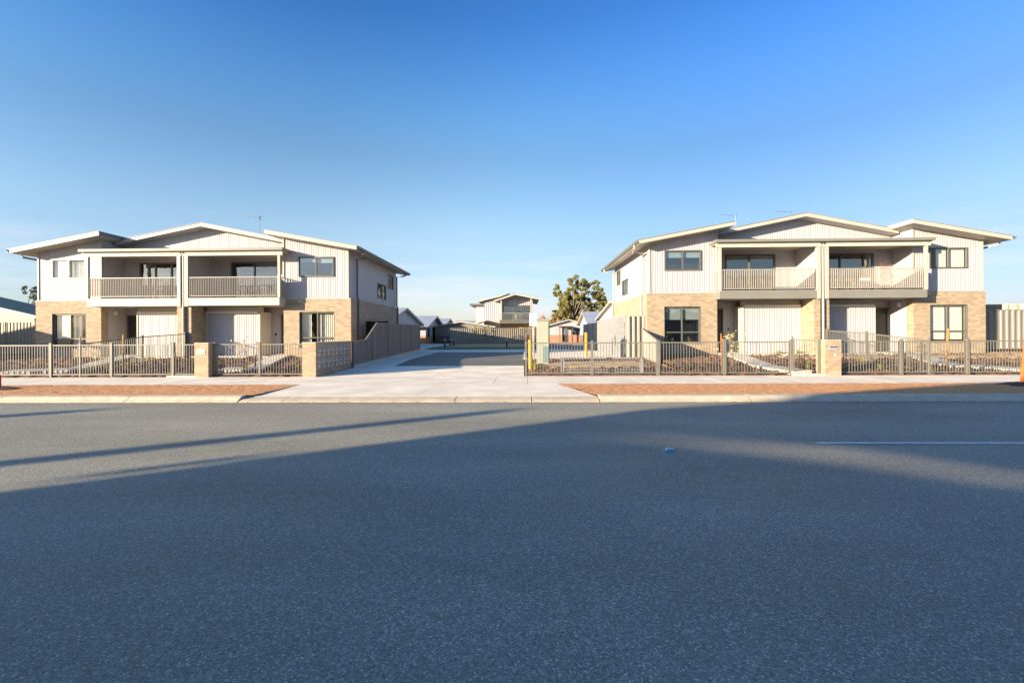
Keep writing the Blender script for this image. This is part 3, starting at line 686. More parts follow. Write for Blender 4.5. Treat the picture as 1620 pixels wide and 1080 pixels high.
# ------------------------------------------------------------------ sheet steel fences
def sheet_fence(a, b, za, zb, hb, m, label, name='steel_fence', top=None, posts=True, cat='fence', plinth=None, pitch=.2, depth=.035, group='sheet metal fences', pstep=2.37):
    """a,b: plan points. za/zb bottom z at a,b. top: list of (t,z)"""
    A, B = Vector((a[0], a[1], 0)), Vector((b[0], b[1], 0)); L = (B-A).length; u = (B-A)/L
    M = frameM((A.x, A.y, 0), (u.x, u.y, 0)); O = Vector((A.x, A.y, za))
    o = empty(name, O, label, cat, group)
    tp = top or [(0, za+hb), (L, zb+hb)]; vt = lambda t: pw(t, tp); vb = lambda t: za+(zb-za)*t/L+(plinth or 0)
    n = max(1, int(round(L/pstep)))
    for k in range(n):
        t0, t1 = L*k/n, L*(k+1)/n; mb = MB(M)
        wall(mb, t0, t1, lambda t: vb(t)+.03, lambda t: vt(t)-.03, [], rib=pitch, depth=depth, brk=[q[0] for q in tp]); 
        mb.M = M @ Matrix.Translation((0, -.012, 0)); wall(mb, t0, t1, lambda t: vb(t)+.03, lambda t: vt(t)-.03, [], rib=pitch, depth=depth*.9, brk=[q[0] for q in tp])
        mb.M = M
        cuts = [t0]+[q[0] for q in tp if t0 < q[0] < t1]+[t1]
        for c0, c1 in zip(cuts, cuts[1:]):
            pa = M @ Vector((c0, .01, vt(c0)-.02)); pb = M @ Vector((c1, .01, vt(c1)-.02))
            mb.M = None; mb.bar(pa, pb, .06, .045)
        pa = M @ Vector((t0, .01, vb(t0)+.03)); pb = M @ Vector((t1, .01, vb(t1)+.03)); mb.M = None; mb.bar(pa, pb, .06, .05)
        mb.build('fence_panel', m, o, O)
    if posts:
        for k in range(n+1):
            t = L*k/n; mb = MB(M); mb.box((t-.03, -.02, vb(t)-.1), (t+.03, .055, vt(t)+.012)); mb.build('post', m, o, O)
    if plinth:
        mb = MB(M)
        for c0, c1 in zip([L*i/6 for i in range(6)], [L*(i+1)/6 for i in range(6)]):
            z0, z1 = za+(zb-za)*c0/L, za+(zb-za)*c1/L
            mb.prism([(c0, z0-.15), (c1, z1-.15), (c1, z1+plinth), (c0, z0+plinth)], 'y', -.04, .07)
        mb.build('plinth', M_plinth, o, O)
    return o
# long brown fence along the driveway (faces +X): direction -Y gives w=-X, so run a->b along +Y gives w=(+1,0)
sheet_fence((-7.05, 18.55), (-7.05, 30.5), .07, .34, 1.8, M_cb, 'long dark brown sheet fence along the driveway, raked down at its street end', top=[(0, 1.17), (1.5, 1.24), (3.05, 2.03), (12, 2.08)], plinth=.13, pitch=.24, depth=.03)
sheet_fence((-8.2, 23.6), (-7.1, 23.6), .3, .3, 1.85, M_black, 'black side gate between the left house and the driveway fence', name='side_gate', cat='gate', posts=True)
# right: tall ribbed screen, mesh enclosure, raked fence, receding fence
sheet_fence((4.86, 22.0), (5.86, 22.0), .2, .2, 2.1, mat('screen_sheet', (.33, .315, .27), .5, .06, 2), 'tall deeply ribbed beige screen panel against the corner of the right house', name='ribbed_screen', cat='screen', pitch=.235, depth=.10, posts=False, pstep=5)
sheet_fence((5.66, 21.85), (5.66, 19.1), .3, .15, 1.3, M_cbgrey, 'short beige sheet fence raked down towards the street at the right house corner', top=[(0, 1.68), (2.75, 1.10)], pitch=.2)
sheet_fence((4.86, 37), (4.86, 29.7), .33, .33, 1.85, M_cbgrey, 'pale sheet fence receding behind the wire mesh enclosure', pitch=.24)
O = Vector((4.8, 22.05, .2)); o = empty('mesh_enclosure', O, 'galvanised wire mesh enclosure between the tall ribbed screen and the pale fence', 'mesh enclosure')
for k in range(3):
    y0 = 22.06+k*2.5; y1 = y0+2.46; m = MB(); zb, zt = .28, 2.27
    for p, q in (((4.8, y0, zb), (4.8, y0, zt)), ((4.8, y1, zb), (4.8, y1, zt)), ((4.8, y0, zb), (4.8, y1, zb)), ((4.8, y0, zt), (4.8, y1, zt)), ((4.8, y0, 1.3), (4.8, y1, 1.3))): m.bar(p, q, .045, .045)
    pn = m.build('frame', M_galv, o, O)
    m = MB(); y = y0+.06
    while y < y1: m.bar((4.8, y, zb), (4.8, y, zt), .012, .012); y += .07
    z = zb+.07
    while z < zt: m.bar((4.79, y0, z), (4.79, y1, z), .012, .012); z += .09
    m.build('wire_mesh', M_galv, pn, O)
def wheelie(x, y, lab):
    O = Vector((x, y, g(y)+.02)); o = empty('wheelie_bin', O, lab, 'bin', 'bins behind the mesh')
    m = MB(Matrix.Translation(O)); A = [m.P(p) for p in ((-.2, -.24, .06), (.2, -.24, .06), (.2, .22, .06), (-.2, .22, .06))]; B = [m.P(p) for p in ((-.28, -.34, .95), (.28, -.34, .95), (.28, .36, .95), (-.28, .36, .95))]
    m.f += [A[::-1], B]+[[A[k], A[(k+1)%4], B[(k+1)%4], B[k]] for k in range(4)]; m.build('bin_body', M_kioskdk, o, O)
    m = MB(Matrix.Translation(O)); m.prism([(-.37, .955), (.4, .955), (.38, 1.03), (-.2, 1.05)], 'x', -.3, .3); m.build('lid', M_black, o, O)
    for s in (-1, 1):
        m = MB(Matrix.Translation(O)); m.tube([(s*.22, .24, .1), (s*.27, .24, .1)], .1, 12); m.build('wheel', M_black, o, O)
wheelie(5.2, 24.6, 'dark wheelie bin nearer the street behind the wire mesh'); wheelie(5.2, 25.6, 'dark wheelie bin farther back behind the wire mesh')
# low galvanised rail behind the street fence
O = Vector((1.34, 16.1, 0)); o = empty('low_rail', O, 'low galvanised rail frame standing in the mulch just behind the picket fence', 'rail')
for x in (1.36, 4.12):
    m = MB(); m.box((x-.05, 16.05, -.02), (x+.05, 16.15, .56)); m.build('leg', M_galv, o, O)
m = MB(); m.box((1.31, 16.03, .562), (4.17, 16.17, .61)); m.build('top_rail', M_galv, o, O)
m = MB(); m.box((1.41, 16.08, .17), (4.07, 16.11, .20)); m.box((1.41, 16.08, .09), (4.07, 16.11, .12)); m.build('lower_rail', M_galv, o, O)
# left neighbour fence, right neighbour fences
sheet_fence((-37, 25.5), (-28.15, 25.5), .5, .5, 1.8, M_cbbeige, 'beige sheet fence at the far left edge beside the left house', pitch=.2, depth=.03, pstep=1.75)
sheet_fence((21.75, 22.6), (30, 22.6), .6, .6, 1.9, M_cbgrey, 'weathered grey sheet fence at the far right edge', pitch=.28, depth=.045)
sheet_fence((20.9, 24.4), (23.2, 24.4), .45, .45, 2.0, M_navy, 'dark sheet gate in the gap between the right house and the weathered grey fence', name='side_gate', cat='gate', pitch=.25, posts=False, pstep=5)
# far fence across the end
sheet_fence((-8.2, 50.5), (1.2, 52.0), .33, .33, 1.8, M_cbbeige, 'long beige sheet fence across the end of the driveway, below the distant house', pitch=.24, depth=.05)
sheet_fence((1.25, 52.0), (1.6, 56.0), .33, .33, 1.9, M_cb, 'dark sheet fence return at the right end of the far beige fence', pitch=.24)

# ------------------------------------------------------------------ street things
def bollard(p, h, r, m_, lab):
    o = empty('bollard', p, lab, 'bollard', 'yellow bollards')
    m = MB(); m.tube([p+Vector((0, 0, -.05)), p+Vector((0, 0, h-.03))], r, 16); m.build('tube', m_, o, p, smooth=False)
    m = MB(); m.tube([p+Vector((0, 0, h-.029)), p+Vector((0, 0, h-.012)), p+Vector((0, 0, h))], [r*1.04, r*.95, r*.5], 16); m.build('cap', m_, o, p)
bollard(Vector((.24, 17.7, .05)), 1.17, .075, M_yellow, 'yellow bollard in the mulch at the near end of the picket fence')
bollard(Vector((3.24, 23.8, .25)), 1.26, .075, M_yellow, 'yellow bollard in front of the wire mesh enclosure')
bollard(Vector((.30, 31.2, .33)), 1.05, .08, M_orange, 'orange yellow bollard farthest back, behind the street sign')
O = Vector((.8, 19.8, .1)); o = empty('electrical_kiosk', O, 'tall pale green electrical cabinet in the mulch beside the driveway', 'electrical cabinet')
m = MB(); m.box((.55, 19.5, .16), (1.05, 20.0, 2.02)); m.build('cabinet', M_kiosk, o, O)
m = MB(); m.prism([(19.44, 2.022), (20.06, 2.022), (20.06, 2.05), (19.75, 2.10), (19.44, 2.06)], 'x', .51, 1.09); m.build('lid', M_kiosk, o, O)
m = MB(); m.box((.80, 19.485, .22), (1.035, 19.499, .92)); m.build('vent_panel', M_kioskdk, o, O)
m = MB(); m.box((.52, 19.46, .02), (1.08, 20.04, .158)); m.build('base', M_plinth, o, O)
m = MB(); m.box((1.052, 19.6, .3), (1.10, 19.95, 1.95)); m.build('side_panel', M_cb, o, O)
O = Vector((.44, 21.3, .2)); o = empty('street_sign', O, 'white rectangular sign on a slim pole in front of the pale green cabinet', 'sign')
m = MB(); m.tube([(.44, 21.3, .15), (.44, 21.3, 2.4)], .03, 10); m.build('pole', M_galv, o, O)
m = MB(); m.box((.26, 21.25, 1.82), (.60, 21.262, 2.40)); sb = m.build('board', M_white, o, O)
m = MB(); m.box((.33, 21.246, 1.88), (.40, 21.249, 1.92)); m.box((.42, 21.246, 1.89), (.52, 21.249, 1.905)); m.box((.34, 21.246, 1.93), (.37, 21.249, 1.96)); m.build('lettering', M_black, sb, O)
def light_bollard(p, lab):
    o = empty('light_bollard', p, lab, 'bollard light', 'black bollard lights on the island')
    m = MB(); m.tube([p+Vector((0, 0, -.05)), p+Vector((0, 0, .55))], .06, 12); m.build('stem', M_black, o, p)
    m = MB(); m.tube([p+Vector((0, 0, .551)), p+Vector((0, 0, .68))], .075, 12); m.build('lamp_head', M_galv, o, p)
    m = MB(); m.tube([p+Vector((0, 0, .681)), p+Vector((0, 0, .73))], [.10, .07], 12); m.build('cap', M_black, o, p)
light_bollard(Vector((-6.25, 35.8, .4)), 'black bollard light at the left tip of the grass island')
light_bollard(Vector((-6.6, 40.5, .4)), 'black bollard light behind the one at the left tip of the island')
light_bollard(Vector((-6.25, 40.2, .4)), 'black bollard light beside the pair at the left rear of the island')
light_bollard(Vector((-1.35, 35.8, .4)), 'black bollard light alone on the right part of the grass island')
# grass island
b = MB(); cx = []
pts = [(-7.3, 33.8), (-6.2, 33.0), (1.2, 32.9), (1.3, 41), (1.3, 49.5), (-7.4, 49.2), (-7.5, 38)]
b.prism(pts, 'z', .25, .40); tag(b.build('grass_island', M_grass), kind='structure')
b = MB(); b.prism([(-6.6, 38.5), (1.0, 38.0), (1.1, 47.5), (-6.8, 47.5)], 'z', .401, .42); tag(b.build('island_mulch', M_dirt), kind='structure')
b = MB(); b.box((-6.6, 33.4, .402), (1.1, 35.0, .5)) ; b.v.clear(); b.f.clear()

def leaves(m, centers, n, size, squash=.8, droop=0):
    for (c, r) in centers:
        k = int(n*r*r)
        for _ in range(k):
            d = Vector((random.gauss(0, 1), random.gauss(0, 1), random.gauss(0, 1))).normalized()*r*(random.random()**.45)
            d.z *= squash; p = Vector(c)+d; s = size*random.uniform(.6, 1.4)
            a = Vector((random.gauss(0, 1), random.gauss(0, 1), random.gauss(0, .5)-droop)).normalized(); t = a.cross(Vector((random.gauss(0, 1), random.gauss(0, 1), random.gauss(0, 1)))).normalized()
            m.face(p-a*s, p+t*s*.42, p+a*s, p-t*s*.42)
def grass_tuft(p, lab, mt, h=.3, n=26, r=.12, grp='grass tufts in the gardens', cat='plant'):
    m = MB()
    for _ in range(n):
        a = random.uniform(0, 6.28); q = p+Vector((math.cos(a), math.sin(a), 0))*r*random.random()*.4; L = h*random.uniform(.6, 1.1)
        t = q+Vector((math.cos(a)*r*1.2, math.sin(a)*r*1.2, L)); w = Vector((-math.sin(a), math.cos(a), 0))*.012; md = (q+t)/2+Vector((0, 0, .05))
        m.face(q-w, q+w, md+w, md-w); m.face(md-w, md+w, t)
    return tag(m.build('grass_tuft', mt, None, p), lab, cat, grp)
tl = [((143, 581), 'first yellow green tuft in the far left garden, by the diagonal path'), ((208, 572), 'yellow green tuft in the far left garden behind the slim stake'), ((237, 569), 'yellow green tuft nearest the dividing fence in the far left garden'),
 ((387, 586), 'green tuft at the foot of the two crossed stakes'), ((431, 586), 'green tuft midway along the short fence left of the driveway'), ((474, 584), 'green tuft next to the brick letterbox wall'), ((462, 563), 'yellow green tuft against the left house brick wall'),
 ((1199, 560), 'small tuft at the left end of the shutter pad of the right house'), ((1231, 561), 'small tuft in the middle before the shutter of the right house'), ((1264, 561), 'small tuft before the brick pier of the right house'), ((1278, 580), 'green tuft beside the open gate'),
 ((1340, 583), 'green tuft just right of the numbered pillar'), ((1365, 566), 'green tuft before the shaded shutter of the right house'), ((1393, 584), 'green tuft in the middle of the far right garden'), ((1523, 556), 'green tuft at the brick wall below the far right window'), ((1086, 586), 'green tuft in the shade below the raked fence'), ((847, 584), 'pale tuft at the foot of the pale green cabinet')]
for (px, py), lab in tl:
    right = px > 830; p = onG(px, py, (lambda y: gy(y)+.04) if px > 1040 or px < 800 else (lambda y: g(y)+.05)); grass_tuft(p, lab, M_leafyg, random.uniform(.22, .36))
def sapling(p, h, r, mt, lab, n=260, leaf=.06, name='young_tree', lean=0):
    o = empty(name, p, lab, 'young tree', 'young planted trees')
    m = MB(); top = p+Vector((lean, 0, h)); m.tube([p+Vector((0, 0, -.05)), p+Vector((lean*.4, .01, h*.5)), top], [.018, .013, .005], 6)
    cs = []
    for k in range(9):
        t = .4+.6*k/8; a = k*2.4; q = p+Vector((lean*t, 0, h*t)); e = q+Vector((math.cos(a)*r, math.sin(a)*r, .12)); m.tube([q, e], [.007, .003], 5); cs.append((e, r*.55)); cs.append((q, r*.4))
    m.build('trunk', M_bark, o, p)
    m = MB(); leaves(m, cs, n, leaf); m.build('crown', mt, o, p)
def stake(p, h, m_, lab, lean=(0, 0), w=.035, sharp=True):
    m = MB(); t = p+Vector((lean[0], lean[1], h)); m.bar(p-Vector((0, 0, .1)), t, w, w)
    return tag(m.build('garden_stake', m_, None, p), lab, 'stake', 'timber stakes')
def atY(px, Y, dz=0): q = onY(px, 560, Y); return Vector((q.x, Y, gy(Y)+dz))
sapling(atY(378, 17.3), 1.05, .26, M_leafpale, 'leafy yellowish sapling behind the short fence left of the driveway', n=190, leaf=.05)
stake(atY(394, 17.1), 1.18, M_stake, 'leaning timber stake left of the crossed pair by the leafy sapling', (-.2, 0)); stake(atY(403, 17.0), 1.12, M_stake, 'leaning timber stake right of the crossed pair by the leafy sapling', (.08, 0))
sapling(atY(1158, 17.3), 1.25, .36, M_leafpale, 'leafy yellowish sapling in front of the entry of the right house', n=260, leaf=.06)
stake(atY(1141, 17.3), 1.25, M_stakeo, 'orange brown stake beside the leafy sapling at the right house')
stake(atY(127, 17.2), 1.32, M_stake, 'timber stake before the lower window of the far left unit'); stake(atY(195, 16.7), 1.42, M_stake, 'tall timber stake in the middle of the far left garden')
sapling(atY(122, 17.3), .9, .22, M_leafdk, 'bare thin sapling beside the stake before the far left window', n=25, leaf=.03); sapling(atY(184, 17), 1.25, .28, M_leafred, 'spindly bare sapling beside the tall stake of the far left garden', n=18, leaf=.03)
stake(atY(1496, 17.2), 1.45, M_stake, 'tall timber stake before the far right window', (.1, 0), .045); stake(atY(1457, 17.0), 1.05, M_bark, 'thin dark stake in the far right garden')
sapling(atY(1488, 17.6), .95, .3, M_leafdk, 'bare thin sapling beside the tall stake before the far right window', n=20, leaf=.03)
p = onY(1607, 560, 13.0); stake(Vector((p.x-.09, 12.75, 0)), 1.33, M_stakeo, 'thick orange stake on the verge at the far right edge', (.14, 0), .085)
stake(Vector((p.x+.25, 12.75, 0)), .5, M_stake, 'short pale stake on the verge beside the thick orange one', (0, 0), .03)
p = onY(-3.5, 560, 12.3); stake(Vector((p.x, 12.3, 0)), .38, M_red, 'red stake on the verge at the far left edge', (0, 0), .09)
for (cx_, cy_) in ((p.x+.25, 12.0), (onY(1612, 560, 12.6).x+.1, 12.55)):
    m = MB(); ring = []; n = 22
    for rr, zz in ((.0, .07), (.35, .06), (.62, .025), (.75, .0)):
        ring.append([m.P((cx_+rr*math.cos(6.283*k/n)*(1+.15*noise.noise(Vector((k, rr, cx_)))), cy_+rr*.75*math.sin(6.283*k/n), zz+.03*noise.noise(Vector((k*.7, rr*4, 1))))) for k in range(n)])
    for A, B in zip(ring, ring[1:]):
        for k in range(n): m.f.append([A[k], A[(k+1)%n], B[(k+1)%n], B[k]])
    tag(m.build('mulch_ring', M_mulchdark, smooth=True), kind='structure')
# balcony furniture
O = Vector((16.55, 22.0, 3.37)); o = empty('potted_plant', O, 'potted plant with sparse rust coloured leaves on the far right balcony', 'potted plant')
O.x = onY(1401, 440, 22.3).x; O.y = 22.3; o.location = O
m = MB(); m.tube([O, O+Vector((0, 0, .32))], [.12, .17], 12); m.build('pot', M_brickdark, o, O)
m = MB(); cs = []
for k in range(7):
    a = k*2.4; e = O+Vector((math.cos(a)*.22, math.sin(a)*.16, .7+.11*k)); m.tube([O+Vector((0, 0, .3)), O+Vector((0, 0, .5+.08*k)), e], [.012, .01, .004], 5); cs.append((e, .13))
cs.append((O+Vector((0, 0, .95)), .16)); m.build('stems', M_leafred, o, O)
m = MB(); leaves(m, cs, 900, .03); m.build('foliage', M_leafred, o, O)
ch = onY(1374, 445, 22.0); O = Vector((ch.x, 22.0, 3.37)); o = empty('balcony_chair', O, 'white outdoor chair behind the far right balcony railing', 'chair')
m = MB(Matrix.Translation(O)); m.box((-.22, -.22, .40), (.22, .22, .44)); m.build('seat', M_white, o, O)
m = MB(Matrix.Translation(O)); m.box((-.22, .2, .46), (.22, .235, .66)); m.build('backrest', M_white, o, O)
for sx in (-.19, .19):
    for sy in (-.19, .19):
        m = MB(Matrix.Translation(O)); m.box((sx-.018, sy-.018, 0), (sx+.018, sy+.018, .398)); m.build('leg', M_white, o, O)

# ------------------------------------------------------------------ background houses
def simple_window(root, O, M, u0, u1, v0, v1, name='window', bl=()): return window(root, O, M, u0, u1, v0, v1, name=name, blinds=bl, fw=.06)
def bungalow(x0, x1, y0, y1, zw, ridge, axis, label, wm, bm_, rm, zb=.3, brickh=1.0, ov=.5, wins=(), ridge_at=None, name='bungalow', group='distant bungalows', sidewins=()):
    """gabled house. axis 'x': ridge runs along x. ridge = z of ridge."""
    O = Vector(((x0+x1)/2, (y0+y1)/2, zb)); o = empty(name, O, label, 'house', group)
    rp = ridge_at if ridge_at is not None else ((y0+y1)/2 if axis == 'x' else (x0+x1)/2)
    def zt(x, y):
        if axis == 'x': return pw(y, [(y0, zw), (rp, ridge), (y1, zw)])
        return pw(x, [(x0, zw), (rp, ridge), (x1, zw)])
    mB, mW = MB(), MB()
    F_ = [((x0, y0), (1, 0)), ((x1, y0), (0, 1)), ((x0, y1), (0, -1)), ]
    for side, (p, q) in enumerate((((x0, y0), (x1, y0)), ((x1, y0), (x1, y1)), ((x1, y1), (x0, y1)), ((x0, y1), (x0, y0)))):
        A, B = Vector((*p, 0)), Vector((*q, 0)); L = (B-A).length; u = (B-A)/L; M = frameM((A.x, A.y, 0), u)
        ops = [w for w in (wins if side == 0 else sidewins if side == 1 else ())]
        ops = [(a, b_, c+zb, d+zb) for a, b_, c, d in ops]
        mB.M = M; wall(mB, 0, L, zb-.2, zb+brickh, [(a, b_, c, min(d, zb+brickh)) for a, b_, c, d in ops if c < zb+brickh])
        f = (lambda t: zt(*(A+u*t).to_2d())); br = [abs(rp-(A.y if axis == 'x' else A.x))]
        mW.M = M; wall(mW, 0, L, zb+brickh, f, [(a, b_, max(c, zb+brickh), d) for a, b_, c, d in ops], brk=br)
        for a, b_, c, d in ops: simple_window(o, O, M, a, b_, c, d, bl=[(0, .5, .5, 1)])
    mB.build('brick_wall', bm_, o, O); mW.build('wall', wm, o, O)
    m = MB()
    if axis == 'x':
        sl = (ridge-zw)/(rp-y0); sr = (ridge-zw)/(y1-rp)
        po = [(y0-ov, zw-sl*ov), (rp, ridge), (y1+ov, zw-sr*ov), (y1+ov, zw-sr*ov+.14), (rp, ridge+.14), (y0-ov, zw-sl*ov+.14)]
        m.prism([(a, b_+.01) for a, b_ in po], 'x', x0-ov*.6, x1+ov*.6); rf = m.build('roof', M_fascia, o, O)
        m = MB(); e = .154
        for (ya, za_), (yb, zb_) in (((y0-ov-.03, zw-sl*(ov+.03)+e), (rp, ridge+e)), ((rp, ridge+e), (y1+ov+.03, zw-sr*(ov+.03)+e))):
            m.prism([(ya, za_), (yb, zb_), (yb, zb_+.03), (ya, za_+.03)], 'x', x0-ov*.6-.03, x1+ov*.6+.03)
        m.build('roof_sheet', rm, rf, O)
        m = MB(); m.box((x0-ov*.6, y0-ov-.12, zw-sl*ov+.04), (x1+ov*.6, y0-ov-.002, zw-sl*ov+.15)); m.build('gutter', M_gutter, rf, O)
    else:
        sl = (ridge-zw)/(rp-x0); sr = (ridge-zw)/(x1-rp)
        po = [(x0-ov, zw-sl*ov), (rp, ridge), (x1+ov, zw-sr*ov), (x1+ov, zw-sr*ov+.14), (rp, ridge+.14), (x0-ov, zw-sl*ov+.14)]
        m.prism([(a, b_+.01) for a, b_ in po], 'y', y0-ov*.8, y1+ov*.8); rf = m.build('roof', M_fascia, o, O)
        m = MB(); e = .154
        for (ya, za_), (yb, zb_) in (((x0-ov-.03, zw-sl*(ov+.03)+e), (rp, ridge+e)), ((rp, ridge+e), (x1+ov+.03, zw-sr*(ov+.03)+e))):
            m.prism([(ya, za_), (yb, zb_), (yb, zb_+.03), (ya, za_+.03)], 'y', y0-ov*.8-.03, y1+ov*.8+.03)
        m.build('roof_sheet', rm, rf, O)
    return o
bungalow(-24, -11.1, 36.5, 48.5, 2.45, 3.75, 'x', 'pale bungalow partly hidden behind the dark driveway fence, nearest on the left', M_clad, M_brickred, M_roofpale, sidewins=[(8.2, 9.6, 1.2, 2.0)], ridge_at=42)
bungalow(-24, -11.5, 53, 62, 2.5, 3.65, 'x', 'bungalow with pale purple grey roof and red brick base left of the driveway end', M_clad, M_brickred, M_roofpale, sidewins=[(1, 2.2, .9, 2.0), (4, 6.5, .3, 2.0)], wins=[(9, 9.9, .9, 1.9)], ov=.9)
bungalow(-19, -12.4, 70, 79, 2.9, 3.9, 'x', 'small bungalow with pale roof just left of the grey walled house', M_clad, M_brickdark, M_roofpale, ov=.6)
# carport in front of the small bungalow
O = Vector((-11.6, 62, .3)); o = empty('carport', O, 'dark open carport between the purple roofed bungalow and the grey walled house', 'carport', None)
m = MB(); m.box((-13.2, 60.5, 2.5), (-9.9, 66.5, 2.62)); m.build('roof', M_roofpale, o, O)
for x, y in ((-10.0, 60.7), (-13.1, 60.7), (-10.0, 66.3), (-13.1, 66.3)):
    m = MB(); m.box((x-.06, y-.06, .3), (x+.06, y+.06, 2.498)); m.build('post', M_post, o, O)
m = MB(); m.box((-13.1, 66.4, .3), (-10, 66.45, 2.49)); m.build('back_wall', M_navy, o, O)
bungalow(-11.3, -4.2, 57.5, 68, 2.35, 2.95, 'y', 'low grey walled house behind the left end of the far beige fence', M_cbgrey, M_brickdark, M_roof, zb=.3, ridge_at=-8.0, ov=.6)
# far right cluster
bungalow(6.6, 20, 45.8, 53.5, 2.55, 3.65, 'x', 'bungalow with pale blue grey gabled roof behind the pale fence on the right', M_clad, M_brickdark, M_roofpale, ov=.6, ridge_at=49.2)
bungalow(3.3, 8.5, 60, 68, 2.5, 3.2, 'y', 'white bungalow with porch and red brick base left of the pale blue gabled roof', M_clad, M_brickred, M_roof, wins=[(2.9, 4.0, 1.0, 1.9), (1.7, 2.5, .05, 2.0)], ridge_at=5.9)
O = Vector((5.3, 59, .3)); o = empty('porch', O, 'small porch canopy on posts at the front of the white bungalow', 'porch', None)
m = MB(); m.box((4.5, 58.3, 2.35), (6.3, 59.9, 2.45)); m.build('canopy', M_frame, o, O)
for x in (4.6, 6.2):
    m = MB(); m.box((x-.05, 58.35, .3), (x+.05, 58.45, 2.348)); m.build('post', M_frame, o, O)
# lean-to behind the right house
O = Vector((9, 33, .3)); o = empty('rear_unit', O, 'low unit with back sloping roof attached behind the right duplex house', 'house', None)
m = MB(); m.prism([(30.6, .2), (36, .2), (36, 2.55), (30.6, 3.45)], 'x', 5.95, 16); m.build('wall', M_clad, o, O)
m = MB(); m.prism([(30.56, 3.47), (36.5, 2.48), (36.5, 2.62), (30.56, 3.61)], 'x', 5.7, 16.6); m.build('roof', M_fascia, o, O)
# distant two storey house in the middle
def far_house():
    Y = 66.0; O = Vector((-3, Y, .3)); o = empty('distant_house', O, 'distant two storey house with balcony in the centre, above the far beige fence', 'house', None)
    M = frameM((0, Y, 0), (1, 0, 0)); P = lambda px, py, y=Y: onY(px, py, y)
    xl = P(766, 500).x; xm = P(792, 500).x; xr = P(843, 500).x; z0 = .3; zs = P(770, 508).z
    # left part of the facade
    m = MB(M); wall(m, xl, xm, zs, lambda u: pw(u, [(xl, 6.1), (xm, 6.75)]), [], rib=.3, depth=.04)
    wall_x = xm
    Mb = frameM((0, Y+.9, 0), (1, 0, 0)); m.M = Mb
    w0, w1 = P(796, 490, Y+.9).x, P(839, 490, Y+.9).x; wz0, wz1 = P(800, 506.5, Y+.9).z, P(800, 483, Y+.9).z
    wall(m, xm, xr, zs-.2, lambda u: pw(u, [(xm, 6.5), (P(815, 464).x, 7.2), (xr, 6.6)]), [(w0, w1, wz0, wz1)], rib=.3, depth=.04)
    m.M = None; m.box((xl+.0, Y+.05, zs), (xl+.03, Y+9, 6.1)); m.box((xr-.03, Y+.95, zs), (xr, Y+9, 6.4)); m.box((xm-.03, Y+.02, zs), (xm, Y+.9, 6.6))
    # lower left wing
    xa = P(753, 500, Y+1.5).x
    m.M = frameM((0, Y+1.5, 0), (1, 0, 0)); wall(m, xa, xl, 1.5, 5.75, [], rib=0); m.M = None; m.box((xa, Y+1.52, 1.5), (xa+.03, Y+8, 5.75))
    m.build('cladding_wall', M_clad, o, O)
    m = MB(); m.box((xl-.03, Y-.06, z0-.1), (xm, Y+9, zs)); m.box((xm+.001, Y+.9, z0-.1), (xr+.03, Y+9, zs-.2)); m.box((xa-.02, Y+1.45, z0-.1), (xl-.031, Y+8, 1.5)); m.build('brick_wall', bpy.data.materials['tan_brick'], o, O)
    window(o, O, Mb, w0, w1, wz0, wz1, name='sliding_door', mull=(.36, .66), blinds=[(.4, .62, .02, .42)], fw=.09, room=1.2)
    # roofs
    pk = P(815, 463.5, Y-.8); re = P(853, 471, Y-.8); le = P(782, 474.5, Y-.8)
    m = MB(); m.prism([(le.x, le.z-.25), (pk.x, pk.z-.25), (re.x, re.z-.25), (re.x, re.z), (pk.x, pk.z), (le.x, le.z)], 'y', Y-.8, Y+10); rf = m.build('gable_roof', M_fascia, o, O)
    m = MB()
    for A, B in ((le, pk), (pk, re)): m.prism([(A.x, A.z+.01), (B.x, B.z+.01), (B.x, B.z+.05), (A.x, A.z+.05)], 'y', Y-.85, Y+10)
    m.build('roof_sheet', M_roof, rf, O)
    a = P(757, 476, Y+.2); b_ = P(806, 464.5, Y+.2); m = MB(); m.prism([(a.x, a.z-.18), (le.x+.8, a.z-.18+(b_.z-a.z)*(le.x+.8-a.x)/(b_.x-a.x)), (b_.x, b_.z), (a.x, a.z)], 'y', Y-.55, Y+9.5); m.build('side_roof', M_fascia, o, O)
    a = P(743, 479, Y+.9); m = MB(); m.box((a.x, Y+.9, 5.72), (xl-.02, Y+8.5, 5.95)); m.build('lower_roof', M_gutter, o, O)
    s0 = P(790.5, 506, Y-.6); s1 = P(845, 511.5, Y-.6)
    m = MB(); m.box((s0.x, Y-.6, s1.z), (s1.x, Y+.88, s0.z)); bl = m.build('balcony', M_frame, o, O)
    m = MB(); zt = s0.z+1.0; m.box((s0.x, Y-.6, zt-.05), (s1.x, Y-.56, zt)); x = s0.x+.05
    while x < s1.x: m.box((x-.015, Y-.59, s0.z), (x+.015, Y-.57, zt-.05)); x += .14
    m.build('railing', M_rail, bl, O)
    for px, zz in ((793, 6.5), (840, 6.7)):
        q = P(px, 490, Y-.55); m = MB(); m.box((q.x-.08, Y-.63, s0.z), (q.x+.08, Y-.5, zz)); m.build('post', M_post, bl, O)
    c0 = P(746, 514, Y-3); c1 = P(769, 507.5, Y-3)
    m = MB(); m.prism([(c0.x, c0.z), (c1.x, c1.z), (c1.x, c1.z+.16), (c0.x, c0.z+.16)], 'y', Y-3, Y-.1); cp = m.build('carport_roof', M_fascia, o, O)
    m = MB(); m.box((c0.x+.1, Y-2.9, .3), (c0.x+.25, Y-2.75, c0.z)); m.build('carport_post', M_frame, cp, O)
brickmat('tan_brick', (.55, .30, .14), (.62, .36, .18), (.5, .38, .26))
far_house()
bungalow(-12.5, -7.0, 82, 92, 3.0, 3.9, 'x', 'distant pink white house just left of the distant two storey house', M_clad, M_brickred, M_fascia, zb=.3, ov=.5)
